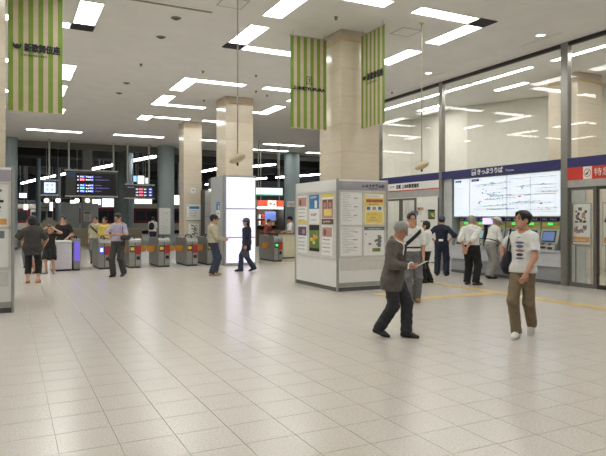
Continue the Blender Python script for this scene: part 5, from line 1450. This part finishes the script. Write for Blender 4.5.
# 7 man with white hat at the machine
f = person('man in a white hat and grey trousers leaning over a ticket machine', 11.64, 11.98, 74, H=1.68, lean=19, hands=((-.16, .42, 1.0), (.2, .36, .92)), elbows=((-.5, -.6, -.6), (.5, -.6, -.6)), headpitch=-22,
           feet=(((-.1, .02, .085), 0, 0), ((.1, -.06, .085), 8, 0)), shirt=(cw_white, 'rolled', .05, .016), trousers=(cw_lgrey, 'long', .026), shoes=sh_black, hair='thin', hairmat=m_hairg, cap=(fabric('hat_white', (236, 232, 222)), 'brim'), belt=m_leather)
t = carried(f, 'carrier_bag', 'white carrier bag hanging from the arm of the man in the white hat', 'bag')
c = vec(.24, .27, .78); link('pouch', np_mesh('pouch', [surface([Ell(c, (.05, .12, .14)), Ell(c + vec(0, 0, -.06), (.06, .13, .09))], .012, .03, wrinkle=.004)], m_bagw), t)
link('handle', np_mesh('handle', [surface([Cone(c + vec(0, .05, .1), f.wrist[1], .01, .008), Cone(c + vec(0, -.05, .1), f.wrist[1], .01, .008)], .006, .004)], m_bagw), t)

# 8 woman seen from behind at the left
f = person('woman with dark piled-up hair in a charcoal tunic and black cropped trousers, seen from behind', .55, 16.2, -14, H=1.64, build=1.05, hands=((-.2, .2, 1.1), (.24, .16, .95)), elbows=((-1, -.4, -.2), (1, -.4, -.2)),
           feet=(((-.12, .0, .085), -4, 0), ((.12, .03, .085), 6, 0)), shirt=(cw_char, 'half', -.2, .04), trousers=(cw_black, 'capri', .014), shoes=sh_tan, hair='bun', face_detail=False, headpitch=-8)
# 9 boy in black with arms up
f = person('boy in black t-shirt and shorts raising both hands to his face', 1.1, 18.75, 168, H=1.42, build=.88, hands=((-.17, .15, 1.57), (.19, .14, 1.56)), elbows=((-1, .1, -.3), (1, .1, -.3)), palms=((.5, -.8, 0), (-.5, -.8, 0)),
           feet=(((-.13, .0, .085), -14, 0), ((.13, .04, .085), 24, 0)), shirt=(cw_black, 'short', -.04, .02), trousers=(cw_black, 'shorts', .03), shoes=fabric('sneaker', (150, 150, 150)), hair='mop')
f = person('child in a pale dress squeezed beside the boy in black', .78, 19.1, 172, H=1.36, build=.85, shirt=(fabric('pale_dress', (176, 168, 158)), 'short', -.2, .03), trousers=(fabric('pale_dress', (176, 168, 158)), 'shorts', .03), shoes=sh_brown, hair='bob')
f = person('person in a cream top standing behind the woman in the charcoal tunic', .62, 21.4, 176, H=1.62, shirt=(cw_cream, 'short', -.04, .02), trousers=(cw_grey, 'long', .02), shoes=sh_black, hair='short', res=.014)
f = person('man in a black t-shirt standing behind the white staff counter', 1.62, 20.75, 180, H=1.70, build=1.08, hands=((-.2, .18, .99), (.2, .18, .99)), palms=((0, 0, -1), (0, 0, -1)), shirt=(cw_black, 'short', -.04, .018), trousers=(cw_black, 'long', .02), shoes=sh_black, hair='short', res=.014)
# 12 couple behind the gates
f = person('person in a cream jacket with a dark strap, beside the one in yellow', 2.85, 22.6, 178, H=1.70, shirt=(cw_cream, 'half', -.04, .02), trousers=(cw_grey, 'long', .02), shoes=sh_black, hair='short', res=.014)
strap(f, 'dark bag strap across the cream-jacketed person behind the gates', -1, .03, bag=0)
f = person('person in a yellow shirt and white vest behind the gates', 3.12, 22.2, 184, H=1.66, shirt=(cw_yel, 'half', -.04, .02), trousers=(cw_grey, 'long', .02), shoes=sh_black, hair='short', res=.014)
# 14 man reading his phone
f = person('man in a pale lilac shirt and dark trousers looking down at his phone', 2.75, 17.0, 192, H=1.76, hands=((-.1, .28, 1.13), (.12, .27, 1.14)), elbows=((-.8, -.3, -.5), (.8, -.3, -.5)), palms=((.5, -.3, .7), (-.5, -.3, .7)), headpitch=-26, headyaw=10,
           feet=(((-.08, -.14, .11), 0, 16), ((.08, .12, .085), 0, 0)), shirt=(cw_lil, 'half', .02, .016), trousers=(cw_char, 'long', .022), shoes=sh_black, hair='short')
t = carried(f, 'mobile_phone', 'dark mobile phone held by the man in the lilac shirt', 'phone')
p = (f.wrist[0] + f.wrist[1]) / 2 + vec(0, .11, .03); m = MB(); m.M = Matrix.Translation(Vector(p)) @ Matrix.Rotation(.6, 4, 'X'); m.box((-.03, -.06, -.006), (.03, .06, .006), .003); m.build('case', m_black, t)
t = carried(f, 'shoulder_bag', 'black shoulder bag at the hip of the man in the lilac shirt', 'bag')
c = f.up(.14, -.24, .06); link('pouch', np_mesh('pouch', [surface([Ell(c, (.11, .16, .1)), Ell(c + vec(0, 0, -.04), (.12, .17, .08))], .013, .03)], m_leather), t)
link('strap', np_mesh('strap', [surface([Cone(c + vec(0, .1, .05), f.up(.5, -.13, .04), .014, .014), Cone(c + vec(0, -.1, .05), f.up(.5, -.13, -.06), .014, .014)], .009, .004)], m_leather), t)
# 15 backpacker beyond the gates
f = person('traveller with a black backpack and white shirt walking away beyond the gates', 7.25, 33.3, 4, H=1.72, shirt=(cw_white, 'half', -.03, .02), trousers=(cw_jean, 'long', .02), shoes=sh_black, hair='short', res=.015, face_detail=False)
t = carried(f, 'backpack', 'black backpack on the traveller beyond the gates', 'backpack')
c = f.up(.27, 0, -.22); link('sack', np_mesh('sack', [surface([Ell(c, (.15, .1, .2)), Ell(c + vec(0, -.02, -.08), (.15, .1, .14))], .015, .03)], cw_black), t)
link('strap', np_mesh('strap', [surface([Cone(f.up(.5, x, -.12), f.up(.5, x, .03), .02, .02) for x in (-.11, .11)], .012, .004)], cw_black), t)
# 16 man in cream jacket and cap
f = person('man in a cream jacket, dark jeans and black cap standing before the light box', 5.2, 16.1, 78, H=1.71, hands=((-.12, .27, 1.02), (.12, .3, 1.03)), elbows=((-.6, -.6, -.6), (.6, -.6, -.6)), palms=((.8, 0, .3), (-.8, 0, .3)),
           feet=(((-.09, .05, .085), 0, 0), ((.09, -.04, .085), 8, 0)), shirt=(cw_cream, 'long', .0, .03), trousers=(cw_jean, 'long', .03), shoes=sh_tan, hair='short', cap=(cw_black, 'cap'), headpitch=-4)
t = carried(f, 'leaflet', 'small lilac leaflet in the hands of the man in the cream jacket', 'paper')
p = (f.wrist[0] + f.wrist[1]) / 2 + vec(0, .13, .02); m = MB(); m.M = Matrix.Translation(Vector(p)) @ Matrix.Rotation(.7, 4, 'X'); m.box((-.07, -.05, -.003), (.07, .09, .003)); m.build('sheet', fabric('leaflet', (170, 164, 200)), t)
# 17 woman in dark cap and coat crossing before the light box
f = person('woman in a dark cap, navy coat and jeans striding past the light box', 6.55, 16.95, 262, H=1.62, build=.9, hands=((-.2, .04, .8), (.2, .1, .8)), feet=(((-.05, .2, .085), 0, 0), ((.06, -.22, .115), 0, 18)),
           shirt=(cw_navy, 'long', -.26, .03), trousers=(cw_jean, 'flare', .01), shoes=sh_black, hair='long', cap=(fabric('cap_blue', (84, 86, 118)), 'cap'))
handbag(f, 'dark handbag hanging at the side of the woman in the navy coat', 0, (.13, .06, .09), fabric('bag_slate', (66, 70, 88)), .16)
# 18 staff in booth, 19 person in maroon
f = person('staff member in a white shirt and dark cap behind the cream booth counter', onY(290.5, 22.5), 22.5, 262, H=1.70, hands=((-.2, .3, 1.08), (.2, .22, 1.06)), palms=((0, 0, -1), (0, 0, -1)), shirt=(cw_white, 'half', .03, .016), trousers=(cw_navy, 'long', .02), shoes=sh_black, hair='short', cap=(cw_black, 'cap'), res=.014)
f = person('person in a maroon shirt leaning on the wooden rail behind the right gate', onY(266.5, 23.4), 23.4, 120, H=1.6, lean=12, hands=((-.2, .3, 1.12), (.2, .36, 1.12)), palms=((0, 0, -1), (0, 0, -1)), shirt=(cw_maroon, 'half', -.03, .016), trousers=(cw_black, 'long', .02), shoes=sh_black, hair='short', res=.014)
